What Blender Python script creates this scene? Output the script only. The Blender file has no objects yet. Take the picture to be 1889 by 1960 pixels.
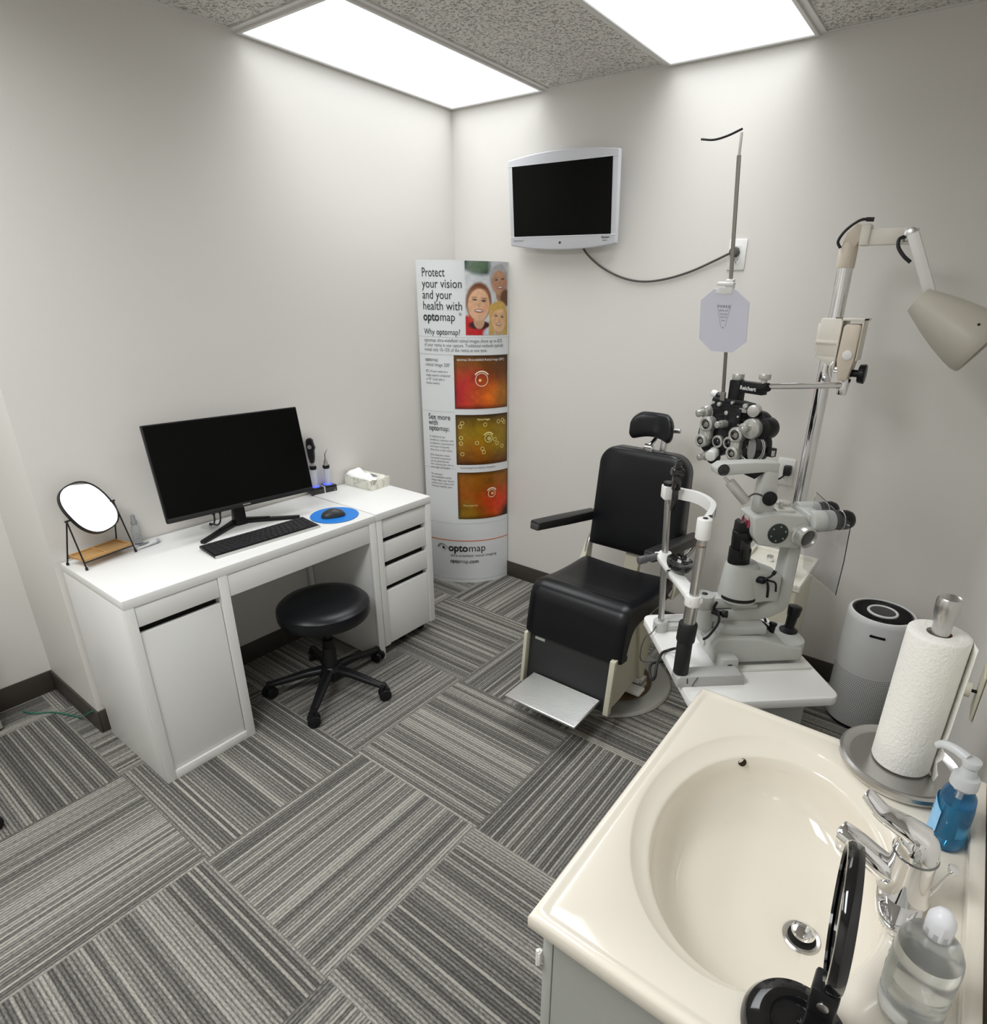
import bpy, bmesh, math, random
from mathutils import Vector, Matrix
import numpy as np

# ------------------------------------------------------------------ camera, light, exposure
S = bpy.context.scene
COL = S.collection
PI = math.pi
CEIL = 2.586
TILE = 0.605

def setup_camera():
    f, cx, cy = 1156.37, 1006.59, 1029.22
    yaw, pitch, roll = 2.1907, -0.3821, 0.0185
    C = Vector((2.5431, -2.8205, 1.6844))
    fw = Vector((math.cos(yaw)*math.cos(pitch), math.sin(yaw)*math.cos(pitch), math.sin(pitch)))
    r0 = Vector((math.sin(yaw), -math.cos(yaw), 0)); u0 = r0.cross(fw)
    r = math.cos(roll)*r0 + math.sin(roll)*u0; u = -math.sin(roll)*r0 + math.cos(roll)*u0
    cam = bpy.data.cameras.new('camera'); o = bpy.data.objects.new('camera', cam); COL.objects.link(o)
    m = Matrix(((r.x, u.x, -fw.x, C.x), (r.y, u.y, -fw.y, C.y), (r.z, u.z, -fw.z, C.z), (0, 0, 0, 1)))
    o.matrix_world = m
    cam.sensor_fit = 'VERTICAL'; cam.sensor_height = 36.0; cam.sensor_width = 36.0
    cam.lens = f*36.0/1960.0
    cam.shift_x = (944.5-cx)/1960.0; cam.shift_y = (cy-980.0)/1960.0
    cam.clip_start = 0.02; cam.clip_end = 50
    S.camera = o
setup_camera()
W = bpy.data.worlds.new('world'); S.world = W; W.use_nodes = True
W.node_tree.nodes['Background'].inputs[0].default_value = (0.9, 0.95, 1, 1)
W.node_tree.nodes['Background'].inputs[1].default_value = 0.0
LAMP = 1.12           # glow of the diffusers
LAMP_W = 6.0         # watts of each fixture
SPREAD = 84           # prismatic lenses throw the light downwards
S.view_settings.view_transform = 'Standard'; S.view_settings.look = 'None'
S.view_settings.gamma = 1; S.view_settings.exposure = 0.06
S.view_settings.use_curve_mapping = False
S.cycles.max_bounces = 12; S.cycles.diffuse_bounces = 6; S.cycles.glossy_bounces = 6; S.cycles.transmission_bounces = 12
S.cycles.transparent_max_bounces = 12
S.cycles.sample_clamp_indirect = 6.0

# ------------------------------------------------------------------ materials
MATS = {}
def mat(name, col=(.8, .8, .8), rough=.5, metal=0.0, spec=.5, emit=None, es=0, trans=0, ior=1.45, alpha=1, coat=0, bump=None, noise=None):
    if name in MATS: return MATS[name]
    m = bpy.data.materials.new(name); m.use_nodes = True; nt = m.node_tree; b = nt.nodes['Principled BSDF']
    b.inputs['Base Color'].default_value = (*col, 1); b.inputs['Roughness'].default_value = rough
    b.inputs['Metallic'].default_value = metal; b.inputs['Specular IOR Level'].default_value = spec
    b.inputs['Transmission Weight'].default_value = trans; b.inputs['IOR'].default_value = ior
    b.inputs['Alpha'].default_value = alpha; b.inputs['Coat Weight'].default_value = coat
    if emit: b.inputs['Emission Color'].default_value = (*emit, 1); b.inputs['Emission Strength'].default_value = es
    tc = nt.nodes.new('ShaderNodeTexCoord')
    if noise:                                                   # (scale, amount): slight tone variation
        n = nt.nodes.new('ShaderNodeTexNoise'); n.inputs['Scale'].default_value = noise[0]; n.inputs['Detail'].default_value = 3
        nt.links.new(tc.outputs['Object'], n.inputs['Vector'])
        mx = nt.nodes.new('ShaderNodeMixRGB'); mx.blend_type = 'MULTIPLY'
        rp = nt.nodes.new('ShaderNodeMapRange'); rp.inputs['To Min'].default_value = 1-noise[1]; rp.inputs['To Max'].default_value = 1+noise[1]
        nt.links.new(n.outputs['Fac'], rp.inputs['Value'])
        mx.inputs[0].default_value = 1; mx.inputs[1].default_value = (*col, 1)
        cb = nt.nodes.new('ShaderNodeCombineColor')
        for i in range(3): nt.links.new(rp.outputs['Result'], cb.inputs[i])
        nt.links.new(cb.outputs[0], mx.inputs[2]); nt.links.new(mx.outputs[0], b.inputs['Base Color'])
    if bump:                                                    # (scale, strength, distance)
        n = nt.nodes.new('ShaderNodeTexNoise'); n.inputs['Scale'].default_value = bump[0]; n.inputs['Detail'].default_value = 2
        nt.links.new(tc.outputs['Object'], n.inputs['Vector'])
        bp = nt.nodes.new('ShaderNodeBump'); bp.inputs['Strength'].default_value = bump[1]; bp.inputs['Distance'].default_value = bump[2]
        nt.links.new(n.outputs['Fac'], bp.inputs['Height']); nt.links.new(bp.outputs[0], b.inputs['Normal'])
    MATS[name] = m
    return m

def vcol_mat(name, rough=.4, attr='paint'):
    m = mat(name, (1, 1, 1), rough)
    nt = m.node_tree; a = nt.nodes.new('ShaderNodeAttribute'); a.attribute_name = attr
    nt.links.new(a.outputs['Color'], nt.nodes['Principled BSDF'].inputs['Base Color'])
    return m

wall_m = mat('wall_paint', (.725, .705, .665), .45, spec=.35, bump=(260, .12, .002))
base_m = mat('vinyl_base', (.055, .047, .038), .5)
white_lam = mat('white_laminate', (.80, .80, .78), .35, bump=(900, .04, .0005))
dark_gap = mat('dark_gap', (.012, .011, .01), .8)
black_pl = mat('black_plastic', (.009, .009, .010), .35, spec=.3)
black_matte = mat('black_matte', (.010, .010, .010), .6)
black_gloss = mat('black_gloss', (.006, .006, .007), .08, coat=.5)
leather = mat('black_leather', (.006, .0065, .008), .32, spec=.4, bump=(350, .15, .001))
chrome = mat('chrome', (.82, .82, .83), .06, 1)
steel = mat('brushed_steel', (.55, .54, .53), .28, 1)
alu = mat('aluminium', (.62, .62, .61), .38, 1)
silver_pl = mat('silver_plastic', (.60, .60, .58), .3, .35)
cream = mat('cream_enamel', (.62, .59, .47), .35, noise=(6, .08))
beige = mat('beige_enamel', (.66, .58, .48), .4)
beige_lt = mat('pale_beige_enamel', (.76, .72, .64), .4)
lampshade_m = mat('shade_enamel', (.50, .47, .40), .38)
inst_grey = mat('instrument_grey', (.49, .50, .475), .38, noise=(30, .04))
inst_grey2 = mat('instrument_rail_grey', (.46, .46, .45), .4)
white_pl = mat('white_plastic', (.82, .82, .80), .35)
tv_silver = mat('tv_silver', (.66, .67, .71), .32)
screen_m = mat('dark_screen', (.003, .003, .003), .18, spec=.12)
print_ink = mat('print_ink', (.02, .02, .025), .6)
print_grey = mat('print_grey', (.16, .16, .17), .6)
print_white = mat('print_white', (.85, .85, .82), .5)
print_pink = mat('print_pink', (.95, .72, .55), .5)
print_yellow = mat('print_yellow', (.85, .75, .28), .5)
print_orange = mat('print_orange', (.62, .16, .06), .5)
card_m = mat('display_card', (.74, .76, .77), .3)
counter_m = mat('cultured_marble', (.82, .77, .67), .10, coat=.4, noise=(5, .015))
cab_m = mat('vanity_grey', (.40, .41, .385), .5, noise=(40, .04))
towel_m = mat('paper_towel', (.86, .85, .80), .9, bump=(190, .6, .003))
mirror_m = mat('mirror_glass', (.92, .93, .92), .01, 1)
wood_m = mat('bamboo', (.50, .29, .11), .45, noise=(20, .2))
blue_m = mat('blue_pad', (.012, .20, .66), .45)
glow_blue = mat('blue_light', (.05, .08, .9), .4, emit=(.06, .10, 1.0), es=1.6)
acrylic = mat('acrylic', (.86, .86, .89), .04, trans=1, ior=1.35)
clear_pl = mat('clear_plastic', (.92, .94, .94), .12, trans=.93, ior=1.3)
clear_soap = mat('clear_soap_bottle', (.96, .98, 1), .03, trans=1, ior=1.25)
hazy_pl = mat('hazy_plastic', (.88, .90, .90), .22, trans=.84, ior=1.25)
soap_m = mat('soap_blue', (.05, .40, .75), .06, trans=.75, ior=1.33)
soap_lbl = mat('soap_label', (.28, .58, .88), .4, noise=(60, .2))
towel_core = mat('cardboard_core', (.22, .10, .05), .8)
cable_m = mat('black_cable', (.012, .012, .013), .5)
cable_gr = mat('grey_cable', (.09, .085, .08), .5)
cable_gn = mat('green_cable', (.02, .16, .10), .5)
lens_red = mat('lens_red', (.25, .03, .05), .05, coat=1)
lens_dk = mat('dark_lens', (.02, .018, .015), .04, coat=1)
brown_dirt = mat('worn_brown', (.10, .06, .02), .6)

def carpet_material():
    m = bpy.data.materials.new('striped_carpet_tiles'); m.use_nodes = True; nt = m.node_tree; L = nt.links.new
    b = nt.nodes['Principled BSDF']; b.inputs['Roughness'].default_value = .95; b.inputs['Specular IOR Level'].default_value = .12
    def math_(op, a, bb=None, c=None):
        n = nt.nodes.new('ShaderNodeMath'); n.operation = op
        for i, v in enumerate((a, bb, c)):
            if v is None: continue
            if hasattr(v, 'node'): L(v, n.inputs[i])
            else: n.inputs[i].default_value = v
        return n.outputs[0]
    tc = nt.nodes.new('ShaderNodeTexCoord'); sp = nt.nodes.new('ShaderNodeSeparateXYZ'); L(tc.outputs['Object'], sp.inputs[0])
    u = math_('DIVIDE', math_('SUBTRACT', sp.outputs[0], .315-.605*8), .605)
    v = math_('DIVIDE', math_('ADD', sp.outputs[1], 2.264+.606*8), .606)
    iu = math_('FLOOR', u); iv = math_('FLOOR', v)
    par = math_('MODULO', math_('ADD', iu, iv), 2.0)            # 1 -> stripes run along y
    fu = math_('FRACT', u); fv = math_('FRACT', v)
    mix = lambda a, c: math_('ADD', math_('MULTIPLY', a, par), math_('MULTIPLY', c, math_('SUBTRACT', 1.0, par)))
    s = mix(fu, fv); t = mix(fv, fu)
    rnd = nt.nodes.new('ShaderNodeTexWhiteNoise'); rnd.noise_dimensions = '2D'
    cv = nt.nodes.new('ShaderNodeCombineXYZ'); L(iu, cv.inputs[0]); L(iv, cv.inputs[1]); L(cv.outputs[0], rnd.inputs['Vector'])
    # one random tone per yarn row plus broad bands
    row = math_('FLOOR', math_('MULTIPLY', s, 58.0))
    w = nt.nodes.new('ShaderNodeTexWhiteNoise'); w.noise_dimensions = '2D'
    c2 = nt.nodes.new('ShaderNodeCombineXYZ'); L(row, c2.inputs[0]); L(math_('MULTIPLY', rnd.outputs['Value'], 91.0), c2.inputs[1]); L(c2.outputs[0], w.inputs['Vector'])
    band = nt.nodes.new('ShaderNodeTexNoise'); band.noise_dimensions = '2D'; band.inputs['Scale'].default_value = 1; band.inputs['Detail'].default_value = 3; band.inputs['Roughness'].default_value = .7
    c3 = nt.nodes.new('ShaderNodeCombineXYZ'); L(math_('MULTIPLY', s, 30.0), c3.inputs[0]); L(math_('ADD', math_('MULTIPLY', t, .9), math_('MULTIPLY', rnd.outputs['Value'], 57.0)), c3.inputs[1]); L(c3.outputs[0], band.inputs['Vector'])
    fleck = nt.nodes.new('ShaderNodeTexNoise'); fleck.noise_dimensions = '2D'; fleck.inputs['Scale'].default_value = 1; fleck.inputs['Detail'].default_value = 2
    c4 = nt.nodes.new('ShaderNodeCombineXYZ'); L(math_('MULTIPLY', s, 150.0), c4.inputs[0]); L(math_('MULTIPLY', t, 55.0), c4.inputs[1]); L(c4.outputs[0], fleck.inputs['Vector'])
    val = math_('ADD', math_('MULTIPLY', w.outputs['Value'], .50), math_('ADD', math_('MULTIPLY', band.outputs['Fac'], .34), math_('MULTIPLY', fleck.outputs['Fac'], .56)))
    val = math_('ADD', val, math_('MULTIPLY', math_('SUBTRACT', rnd.outputs['Value'], .5), .10))
    # ribs between the yarn rows
    rib = math_('ABSOLUTE', math_('SUBTRACT', math_('FRACT', math_('MULTIPLY', s, 58.0)), .5))
    val = math_('SUBTRACT', math_('ADD', val, .10), math_('MULTIPLY', math_('POWER', math_('MULTIPLY', rib, 2.0), 2.0), .42))
    # joint between tiles
    eu = math_('MINIMUM', fu, math_('SUBTRACT', 1.0, fu)); ev = math_('MINIMUM', fv, math_('SUBTRACT', 1.0, fv))
    joint = math_('LESS_THAN', math_('MINIMUM', eu, ev), .0035)
    val = math_('ADD', val, math_('MULTIPLY', joint, .06))
    cr = nt.nodes.new('ShaderNodeValToRGB'); L(val, cr.inputs[0])
    e = cr.color_ramp.elements
    e[0].position = .32; e[0].color = (.062, .061, .056, 1); e[1].position = 1.04; e[1].color = (.39, .375, .33, 1)
    x = e.new(.60); x.color = (.145, .140, .128, 1)
    x = e.new(.82); x.color = (.255, .246, .222, 1)
    L(cr.outputs[0], b.inputs['Base Color'])
    bp = nt.nodes.new('ShaderNodeBump'); bp.inputs['Strength'].default_value = .5; bp.inputs['Distance'].default_value = .003
    L(val, bp.inputs['Height']); L(bp.outputs[0], b.inputs['Normal'])
    return m

def ceiling_material():
    m = bpy.data.materials.new('fissured_ceiling_tile'); m.use_nodes = True; nt = m.node_tree; L = nt.links.new
    b = nt.nodes['Principled BSDF']; b.inputs['Roughness'].default_value = .9
    tc = nt.nodes.new('ShaderNodeTexCoord')
    n1 = nt.nodes.new('ShaderNodeTexNoise'); n1.inputs['Scale'].default_value = 90; n1.inputs['Detail'].default_value = 4; n1.inputs['Roughness'].default_value = .65; n1.inputs['Distortion'].default_value = .6
    L(tc.outputs['Object'], n1.inputs['Vector'])
    r1 = nt.nodes.new('ShaderNodeMapRange'); r1.inputs['From Min'].default_value = .36; r1.inputs['From Max'].default_value = .47
    L(n1.outputs['Fac'], r1.inputs['Value'])
    cr = nt.nodes.new('ShaderNodeMixRGB'); cr.inputs[1].default_value = (.40, .38, .345, 1); cr.inputs[2].default_value = (.74, .715, .67, 1)
    L(r1.outputs['Result'], cr.inputs[0]); L(cr.outputs[0], b.inputs['Base Color'])
    bp = nt.nodes.new('ShaderNodeBump'); bp.inputs['Strength'].default_value = .8; bp.inputs['Distance'].default_value = .006
    L(r1.outputs['Result'], bp.inputs['Height']); L(bp.outputs[0], b.inputs['Normal'])
    return m

def tissue_material():
    m = bpy.data.materials.new('leaf_print_card'); m.use_nodes = True; nt = m.node_tree; L = nt.links.new
    b = nt.nodes['Principled BSDF']; b.inputs['Roughness'].default_value = .5
    tc = nt.nodes.new('ShaderNodeTexCoord'); mp = nt.nodes.new('ShaderNodeMapping'); mp.inputs['Scale'].default_value = (1, 1, .55); L(tc.outputs['Object'], mp.inputs[0])
    vo = nt.nodes.new('ShaderNodeTexVoronoi'); vo.inputs['Scale'].default_value = 42; L(mp.outputs[0], vo.inputs['Vector'])
    cr = nt.nodes.new('ShaderNodeValToRGB'); L(vo.outputs['Color'], cr.inputs[0])
    e = cr.color_ramp.elements; e[0].color = (.38, .38, .30, 1); e[0].position = .15; e[1].color = (.78, .77, .68, 1); e[1].position = .7
    x = e.new(.4); x.color = (.58, .58, .48, 1)
    ve = nt.nodes.new('ShaderNodeTexVoronoi'); ve.feature = 'DISTANCE_TO_EDGE'; ve.inputs['Scale'].default_value = 42; L(mp.outputs[0], ve.inputs['Vector'])
    lt = nt.nodes.new('ShaderNodeMath'); lt.operation = 'LESS_THAN'; lt.inputs[1].default_value = .06; L(ve.outputs['Distance'], lt.inputs[0])
    mx = nt.nodes.new('ShaderNodeMixRGB'); mx.inputs[2].default_value = (.80, .80, .74, 1); L(lt.outputs[0], mx.inputs[0]); L(cr.outputs[0], mx.inputs[1]); L(mx.outputs[0], b.inputs['Base Color'])
    return m

def purifier_material():
    m = bpy.data.materials.new('perforated_white_shell'); m.use_nodes = True; nt = m.node_tree; L = nt.links.new
    b = nt.nodes['Principled BSDF']; b.inputs['Roughness'].default_value = .35
    tc = nt.nodes.new('ShaderNodeTexCoord'); sp = nt.nodes.new('ShaderNodeSeparateXYZ'); L(tc.outputs['Object'], sp.inputs[0])
    def mt(op, a, c=None):
        n = nt.nodes.new('ShaderNodeMath'); n.operation = op
        for i, v in enumerate((a, c)):
            if v is None: continue
            if hasattr(v, 'node'): L(v, n.inputs[i])
            else: n.inputs[i].default_value = v
        return n.outputs[0]
    ang = mt('ARCTAN2', sp.outputs[1], sp.outputs[0])
    rows = mt('DIVIDE', sp.outputs[2], .0085); ri = mt('FLOOR', rows)
    ca = mt('ADD', mt('MULTIPLY', ang, 15.0), mt('MULTIPLY', mt('MODULO', ri, 2.0), .5))
    du = mt('SUBTRACT', mt('FRACT', ca), .5); dv = mt('SUBTRACT', mt('FRACT', rows), .5)
    d = mt('SQRT', mt('ADD', mt('MULTIPLY', du, du), mt('MULTIPLY', dv, dv)))
    hole = mt('MULTIPLY', mt('LESS_THAN', d, .27), mt('LESS_THAN', sp.outputs[2], .262))
    mx = nt.nodes.new('ShaderNodeMixRGB'); mx.inputs[1].default_value = (.78, .79, .80, 1); mx.inputs[2].default_value = (.16, .16, .16, 1)
    L(hole, mx.inputs[0]); L(mx.outputs[0], b.inputs['Base Color'])
    return m

# ------------------------------------------------------------------ mesh helpers
def BM(): return bmesh.new()
WORLDP = set()                                                  # things whose parts are written in room coordinates
def obj(name, bm, m, parent=None, angle=35, smooth=True):
    root = parent
    while root is not None and root.parent is not None: root = root.parent
    if root is not None and root.name in WORLDP: bm.transform(root.matrix_basis.inverted())
    me = bpy.data.meshes.new(name); bmesh.ops.recalc_face_normals(bm, faces=bm.faces); bm.to_mesh(me); bm.free()
    o = bpy.data.objects.new(name, me); COL.objects.link(o)
    for mm in (m if isinstance(m, (list, tuple)) else [m]): me.materials.append(mm)
    if smooth:
        me.polygons.foreach_set('use_smooth', [True]*len(me.polygons)); me.set_sharp_from_angle(angle=math.radians(angle))
    if parent is not None: o.parent = parent
    return o
def thing(name, label, cat, loc=(0, 0, 0), rz=0, group=None, world=True):
    o = bpy.data.objects.new(name, None); COL.objects.link(o); o.location = loc; o.rotation_euler = (0, 0, rz)
    o.empty_display_size = .05
    if world: WORLDP.add(o.name)
    o['label'] = label; o['category'] = cat
    if group: o['group'] = group
    return o
def tag(o, label, cat, group=None):
    o['label'] = label; o['category'] = cat
    if group: o['group'] = group
    return o
def struct(name, bm, m, **k):
    o = obj(name, bm, m, **k); o['kind'] = 'structure'; return o
def _merge(bm, tmp, M=None):
    me = bpy.data.meshes.new('t'); tmp.to_mesh(me); tmp.free()
    if M is not None: me.transform(M)
    bm.from_mesh(me); bpy.data.meshes.remove(me)
def box(bm, x0, x1, y0, y1, z0, z1, bev=0, M=None, seg=2):
    t = BM(); bmesh.ops.create_cube(t, size=1)
    for v in t.verts:
        v.co = Vector(((x0+x1)/2+v.co.x*(x1-x0), (y0+y1)/2+v.co.y*(y1-y0), (z0+z1)/2+v.co.z*(z1-z0)))
    if bev: bmesh.ops.bevel(t, geom=list(t.edges), offset=bev, segments=seg, affect='EDGES', profile=.5)
    _merge(bm, t, M); return bm
def axis_mat(p0, p1):
    p0, p1 = Vector(p0), Vector(p1); d = p1-p0
    q = Vector((0, 0, 1)).rotation_difference(d.normalized())
    return Matrix.Translation(p0) @ q.to_matrix().to_4x4(), d.length
def lathe(bm, prof, seg=48, M=None, cap=True, sx=1, sy=1):
    t = BM(); rings = []
    for r, z in prof:
        if r < 1e-6: rings.append([t.verts.new((0, 0, z))])
        else: rings.append([t.verts.new((r*sx*math.cos(2*PI*i/seg), r*sy*math.sin(2*PI*i/seg), z)) for i in range(seg)])
    for a, b in zip(rings[:-1], rings[1:]):
        if len(a) == 1 and len(b) == 1: continue
        for i in range(seg):
            j = (i+1) % seg
            if len(a) == 1: t.faces.new((a[0], b[i], b[j]))
            elif len(b) == 1: t.faces.new((a[i], a[j], b[0]))
            else: t.faces.new((a[i], a[j], b[j], b[i]))
    if cap:
        if len(rings[0]) > 1: t.faces.new(rings[0][::-1])
        if len(rings[-1]) > 1: t.faces.new(rings[-1])
    _merge(bm, t, M); return bm
def cyl(bm, p0, p1, r0, r1=None, seg=32, bev=0):
    r1 = r0 if r1 is None else r1
    M, L = axis_mat(p0, p1)
    prof = [(r0, 0), (r1, L)] if not bev else [(r0-bev, 0), (r0-bev*.3, bev*.3), (r0, bev), (r1, L-bev), (r1-bev*.3, L-bev*.3), (r1-bev, L)]
    return lathe(bm, prof, seg, M)
def alathe(bm, p0, p1, prof, seg=40):
    M, L = axis_mat(p0, p1); return lathe(bm, prof, seg, M)
def ring(bm, c, n, R, r, seg=48, rs=12, sx=1):
    c, n = Vector(c), Vector(n); M, _ = axis_mat(c, c+n.normalized())
    t = BM(); vs = [[t.verts.new(((R+r*math.cos(b))*math.cos(a)*sx, (R+r*math.cos(b))*math.sin(a), r*math.sin(b)))
          for b in [2*PI*j/rs for j in range(rs)]] for a in [2*PI*i/seg for i in range(seg)]]
    for i in range(seg):
        for j in range(rs):
            t.faces.new((vs[i][j], vs[(i+1) % seg][j], vs[(i+1) % seg][(j+1) % rs], vs[i][(j+1) % rs]))
    _merge(bm, t, M); return bm
def spline(pts, n=10):
    P = [Vector(p) for p in pts]; P = [P[0]*2-P[1]]+P+[P[-1]*2-P[-2]]; out = []
    for i in range(1, len(P)-2):
        a, b, c, d = P[i-1:i+3]
        for k in range(n):
            t = k/n
            out.append(.5*((2*b)+(c-a)*t+(2*a-5*b+4*c-d)*t*t+(3*b-a-3*c+d)*t**3))
    out.append(P[-2]); return out
def tube(bm, pts, r, seg=12, n=8, flat=1.0, up=None, caps=True):
    pts = spline(pts, n) if n > 1 else [Vector(p) for p in pts]
    N = len(pts); t = BM(); rings = []; prev = None
    rr = r if callable(r) else (lambda s: r)
    for i, p in enumerate(pts):
        d = (pts[min(i+1, N-1)]-pts[max(i-1, 0)]).normalized()
        if up is not None: a = Vector(up)-d*Vector(up).dot(d)
        elif prev is None:
            a = d.orthogonal()
        else: a = prev-d*prev.dot(d)
        a.normalize(); prev = a; b = d.cross(a); R = rr(i/(N-1))
        rings.append([t.verts.new(p+a*R*flat*math.cos(2*PI*k/seg)+b*R*math.sin(2*PI*k/seg)) for k in range(seg)])
    for A, B in zip(rings[:-1], rings[1:]):
        for k in range(seg): t.faces.new((A[k], A[(k+1) % seg], B[(k+1) % seg], B[k]))
    if caps: t.faces.new(rings[0][::-1]); t.faces.new(rings[-1])
    _merge(bm, t); return bm
def prism(bm, poly, a0, a1, axis='y', bev=0, M=None, seg=2):
    """poly: 2D points; axis y -> (x,z) extruded along y; x -> (y,z); z -> (x,y)."""
    t = BM()
    def P(u, v, w):
        return {'y': (u, w, v), 'x': (w, u, v), 'z': (u, v, w)}[axis]
    A = [t.verts.new(P(u, v, a0)) for u, v in poly]; B = [t.verts.new(P(u, v, a1)) for u, v in poly]
    n = len(poly); t.faces.new(A[::-1]); t.faces.new(B)
    for i in range(n): t.faces.new((A[i], A[(i+1) % n], B[(i+1) % n], B[i]))
    bmesh.ops.recalc_face_normals(t, faces=t.faces)
    if bev: bmesh.ops.bevel(t, geom=list(t.edges), offset=bev, segments=seg, affect='EDGES', profile=.5)
    _merge(bm, t, M); return bm
def rrect(x0, x1, y0, y1, r, n=6):
    out = []
    for cx, cy, a0 in ((x1-r, y1-r, 0), (x0+r, y1-r, 90), (x0+r, y0+r, 180), (x1-r, y0+r, 270)):
        for k in range(n+1):
            a = math.radians(a0+90*k/n); out.append((cx+r*math.cos(a), cy+r*math.sin(a)))
    return out
def text_bm(s, size, bold=0, align='LEFT'):
    c = bpy.data.curves.new('t', 'FONT'); c.body = s; c.size = size; c.align_x = align; c.offset = bold*size; c.resolution_u = 3; c.fill_mode = 'FRONT'
    o = bpy.data.objects.new('t', c); COL.objects.link(o)
    dg = bpy.context.evaluated_depsgraph_get(); dg.update()
    me = bpy.data.meshes.new_from_object(o.evaluated_get(dg))
    bpy.data.objects.remove(o); bpy.data.curves.remove(c)
    b = BM(); b.from_mesh(me); bpy.data.meshes.remove(me); return b
def add_text(bm, s, size, f, bold=0, align='LEFT', width=None):
    """f maps flat (x, y) to a 3D point; width stretches the line to a given length"""
    t = text_bm(s, size, bold, align)
    k = 1
    if width and len(t.verts):
        xs = [v.co.x for v in t.verts]; k = width/(max(xs)-min(xs))
    for v in t.verts: v.co = Vector(f(v.co.x*k, v.co.y))
    _merge(bm, t); return bm
def rotz(a): return Matrix.Rotation(a, 4, 'Z')
def ADDED_FILL_LAMPS():                                              # two added fill panels, out of view behind the camera, evening out the light
    ceiling_light(0, -2.42, 'added fill light panel in the ceiling, out of view over the left half of the room behind the desk end', 14, 170)
    ceiling_light(2*TILE, -2.42, 'added fill light panel in the ceiling, out of view over the middle of the room near the sink', 30, 170)
# ------------------------------------------------------------------ the room
YL, YR, YJ = -2.1816, -.7816, -1.1316        # desk left end, drawer-unit right end, the joint between them
YB = -4.4
floor_m = carpet_material(); ceil_m = ceiling_material()
struct('floor', box(BM(), -.62, 2.9, YB-.1, .12, -.08, 0), floor_m, smooth=False)
struct('wall_left', box(BM(), -.62, 0, -2.2, .12, 0, CEIL+.05), wall_m, smooth=False)
struct('wall_recess', box(BM(), -.62, -.486, YB, -2.2, 0, CEIL+.05), wall_m, smooth=False)
struct('wall_back', box(BM(), 0, 2.9, 0, .12, 0, CEIL+.05), wall_m, smooth=False)
struct('wall_right', prism(BM(), [(2.707, 0), (2.776, YB), (2.9, YB), (2.9, 0)], 0, CEIL+.05, 'z'), wall_m, smooth=False)
struct('wall_front', box(BM(), -.62, 2.9, YB-.1, YB, 0, CEIL+.05), wall_m, smooth=False)
struct('ceiling', box(BM(), -.62, 2.9, YB-.1, .12, CEIL, CEIL+.08), ceil_m, smooth=False)
def base_strip(bm, x0, x1, y0, y1): box(bm, x0, x1, y0, y1, 0, .1, .002)
struct('baseboard_back', box(BM(), 0, 2.7, -.008, 0, 0, .1, .002), base_m)
struct('baseboard_left', box(BM(), 0, .008, -2.2, -.008, 0, .1, .002), base_m)
struct('baseboard_return', box(BM(), -.486, .008, -2.208, -2.2, 0, .1, .002), base_m)
struct('baseboard_recess', box(BM(), -.486, -.478, YB, -2.208, 0, .1, .002), base_m)
struct('baseboard_right', prism(BM(), [(2.699, -.008), (2.725, -1.62), (2.733, -1.62), (2.707, -.008)], 0, .1, 'z'), base_m)
grid_m = mat('ceiling_grid_white', (.72, .71, .69), .4)
bm = BM()
for k in range(0, 5):                                          # grid bars along y and the wall angle
    x = k*TILE
    if x < 2.6: box(bm, max(x-.012, 0), x+.012, YB, 0, CEIL-.006, CEIL)
for k in range(0, 7): box(bm, -.486 if k > 3 else 0, 2.76, -k*1.21-.012, min(-k*1.21+.012, 0), CEIL-.0055, CEIL-.0005)
struct('trim_1', bm, grid_m)

diff_m = bpy.data.materials.new('light_diffuser'); diff_m.use_nodes = True
def diffuser_material(m):
    nt = m.node_tree; b = nt.nodes['Principled BSDF']; b.inputs['Base Color'].default_value = (.85, .87, .9, 1)
    b.inputs['Emission Color'].default_value = (.93, .97, 1, 1); b.inputs['Emission Strength'].default_value = LAMP
diffuser_material(diff_m)
def ceiling_light(x0, y1, label, watts=LAMP_W, spread=SPREAD):
    t = thing('ceiling_light', label, 'ceiling light', (x0+TILE/2, y1-.605, CEIL-.012), group='recessed ceiling light panels')
    g = .010
    b = BM(); a0, a1, b0, b1 = x0+g, x0+TILE-g, y1-1.21+g, y1-g
    box(b, a0, a1, b0, b0+.014, CEIL-.014, CEIL-.001, .002); box(b, a0, a1, b1-.014, b1, CEIL-.014, CEIL-.001, .002)
    box(b, a0, a0+.014, b0+.014, b1-.014, CEIL-.014, CEIL-.001, .002); box(b, a1-.014, a1, b0+.014, b1-.014, CEIL-.014, CEIL-.001, .002)
    obj('frame', b, grid_m, t)
    li = bpy.data.lights.new('ceiling_lamp', 'AREA'); li.shape = 'RECTANGLE'; li.size = a1-a0-.04; li.size_y = b1-b0-.04; li.energy = watts; li.spread = math.radians(spread); li.color = (.97, .985, 1)
    lo = bpy.data.objects.new('ceiling_lamp', li); COL.objects.link(lo); lo.parent = t; lo.location = (0, 0, .001)
    obj('diffuser', box(BM(), a0+.014, a1-.014, b0+.014, b1-.014, CEIL-.009, CEIL-.002), diff_m, t, smooth=False)
ceiling_light(0, 0, 'recessed ceiling light panel along the left wall above the desk', 5.5, 112)
ceiling_light(2*TILE, 0, 'recessed ceiling light panel meeting the back wall above the exam stand', 6.5, 118)
ADDED_FILL_LAMPS()

# ------------------------------------------------------------------ desk and drawer unit
H = .75
desk = thing('desk', 'white laminate desk with kneehole and left cupboard against the left wall', 'desk', (.25, (YL+YJ)/2, 0))
obj('tabletop', box(BM(), .010, .5, YL, YJ-.001, H-.034, H, .002), white_lam, desk)
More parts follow.
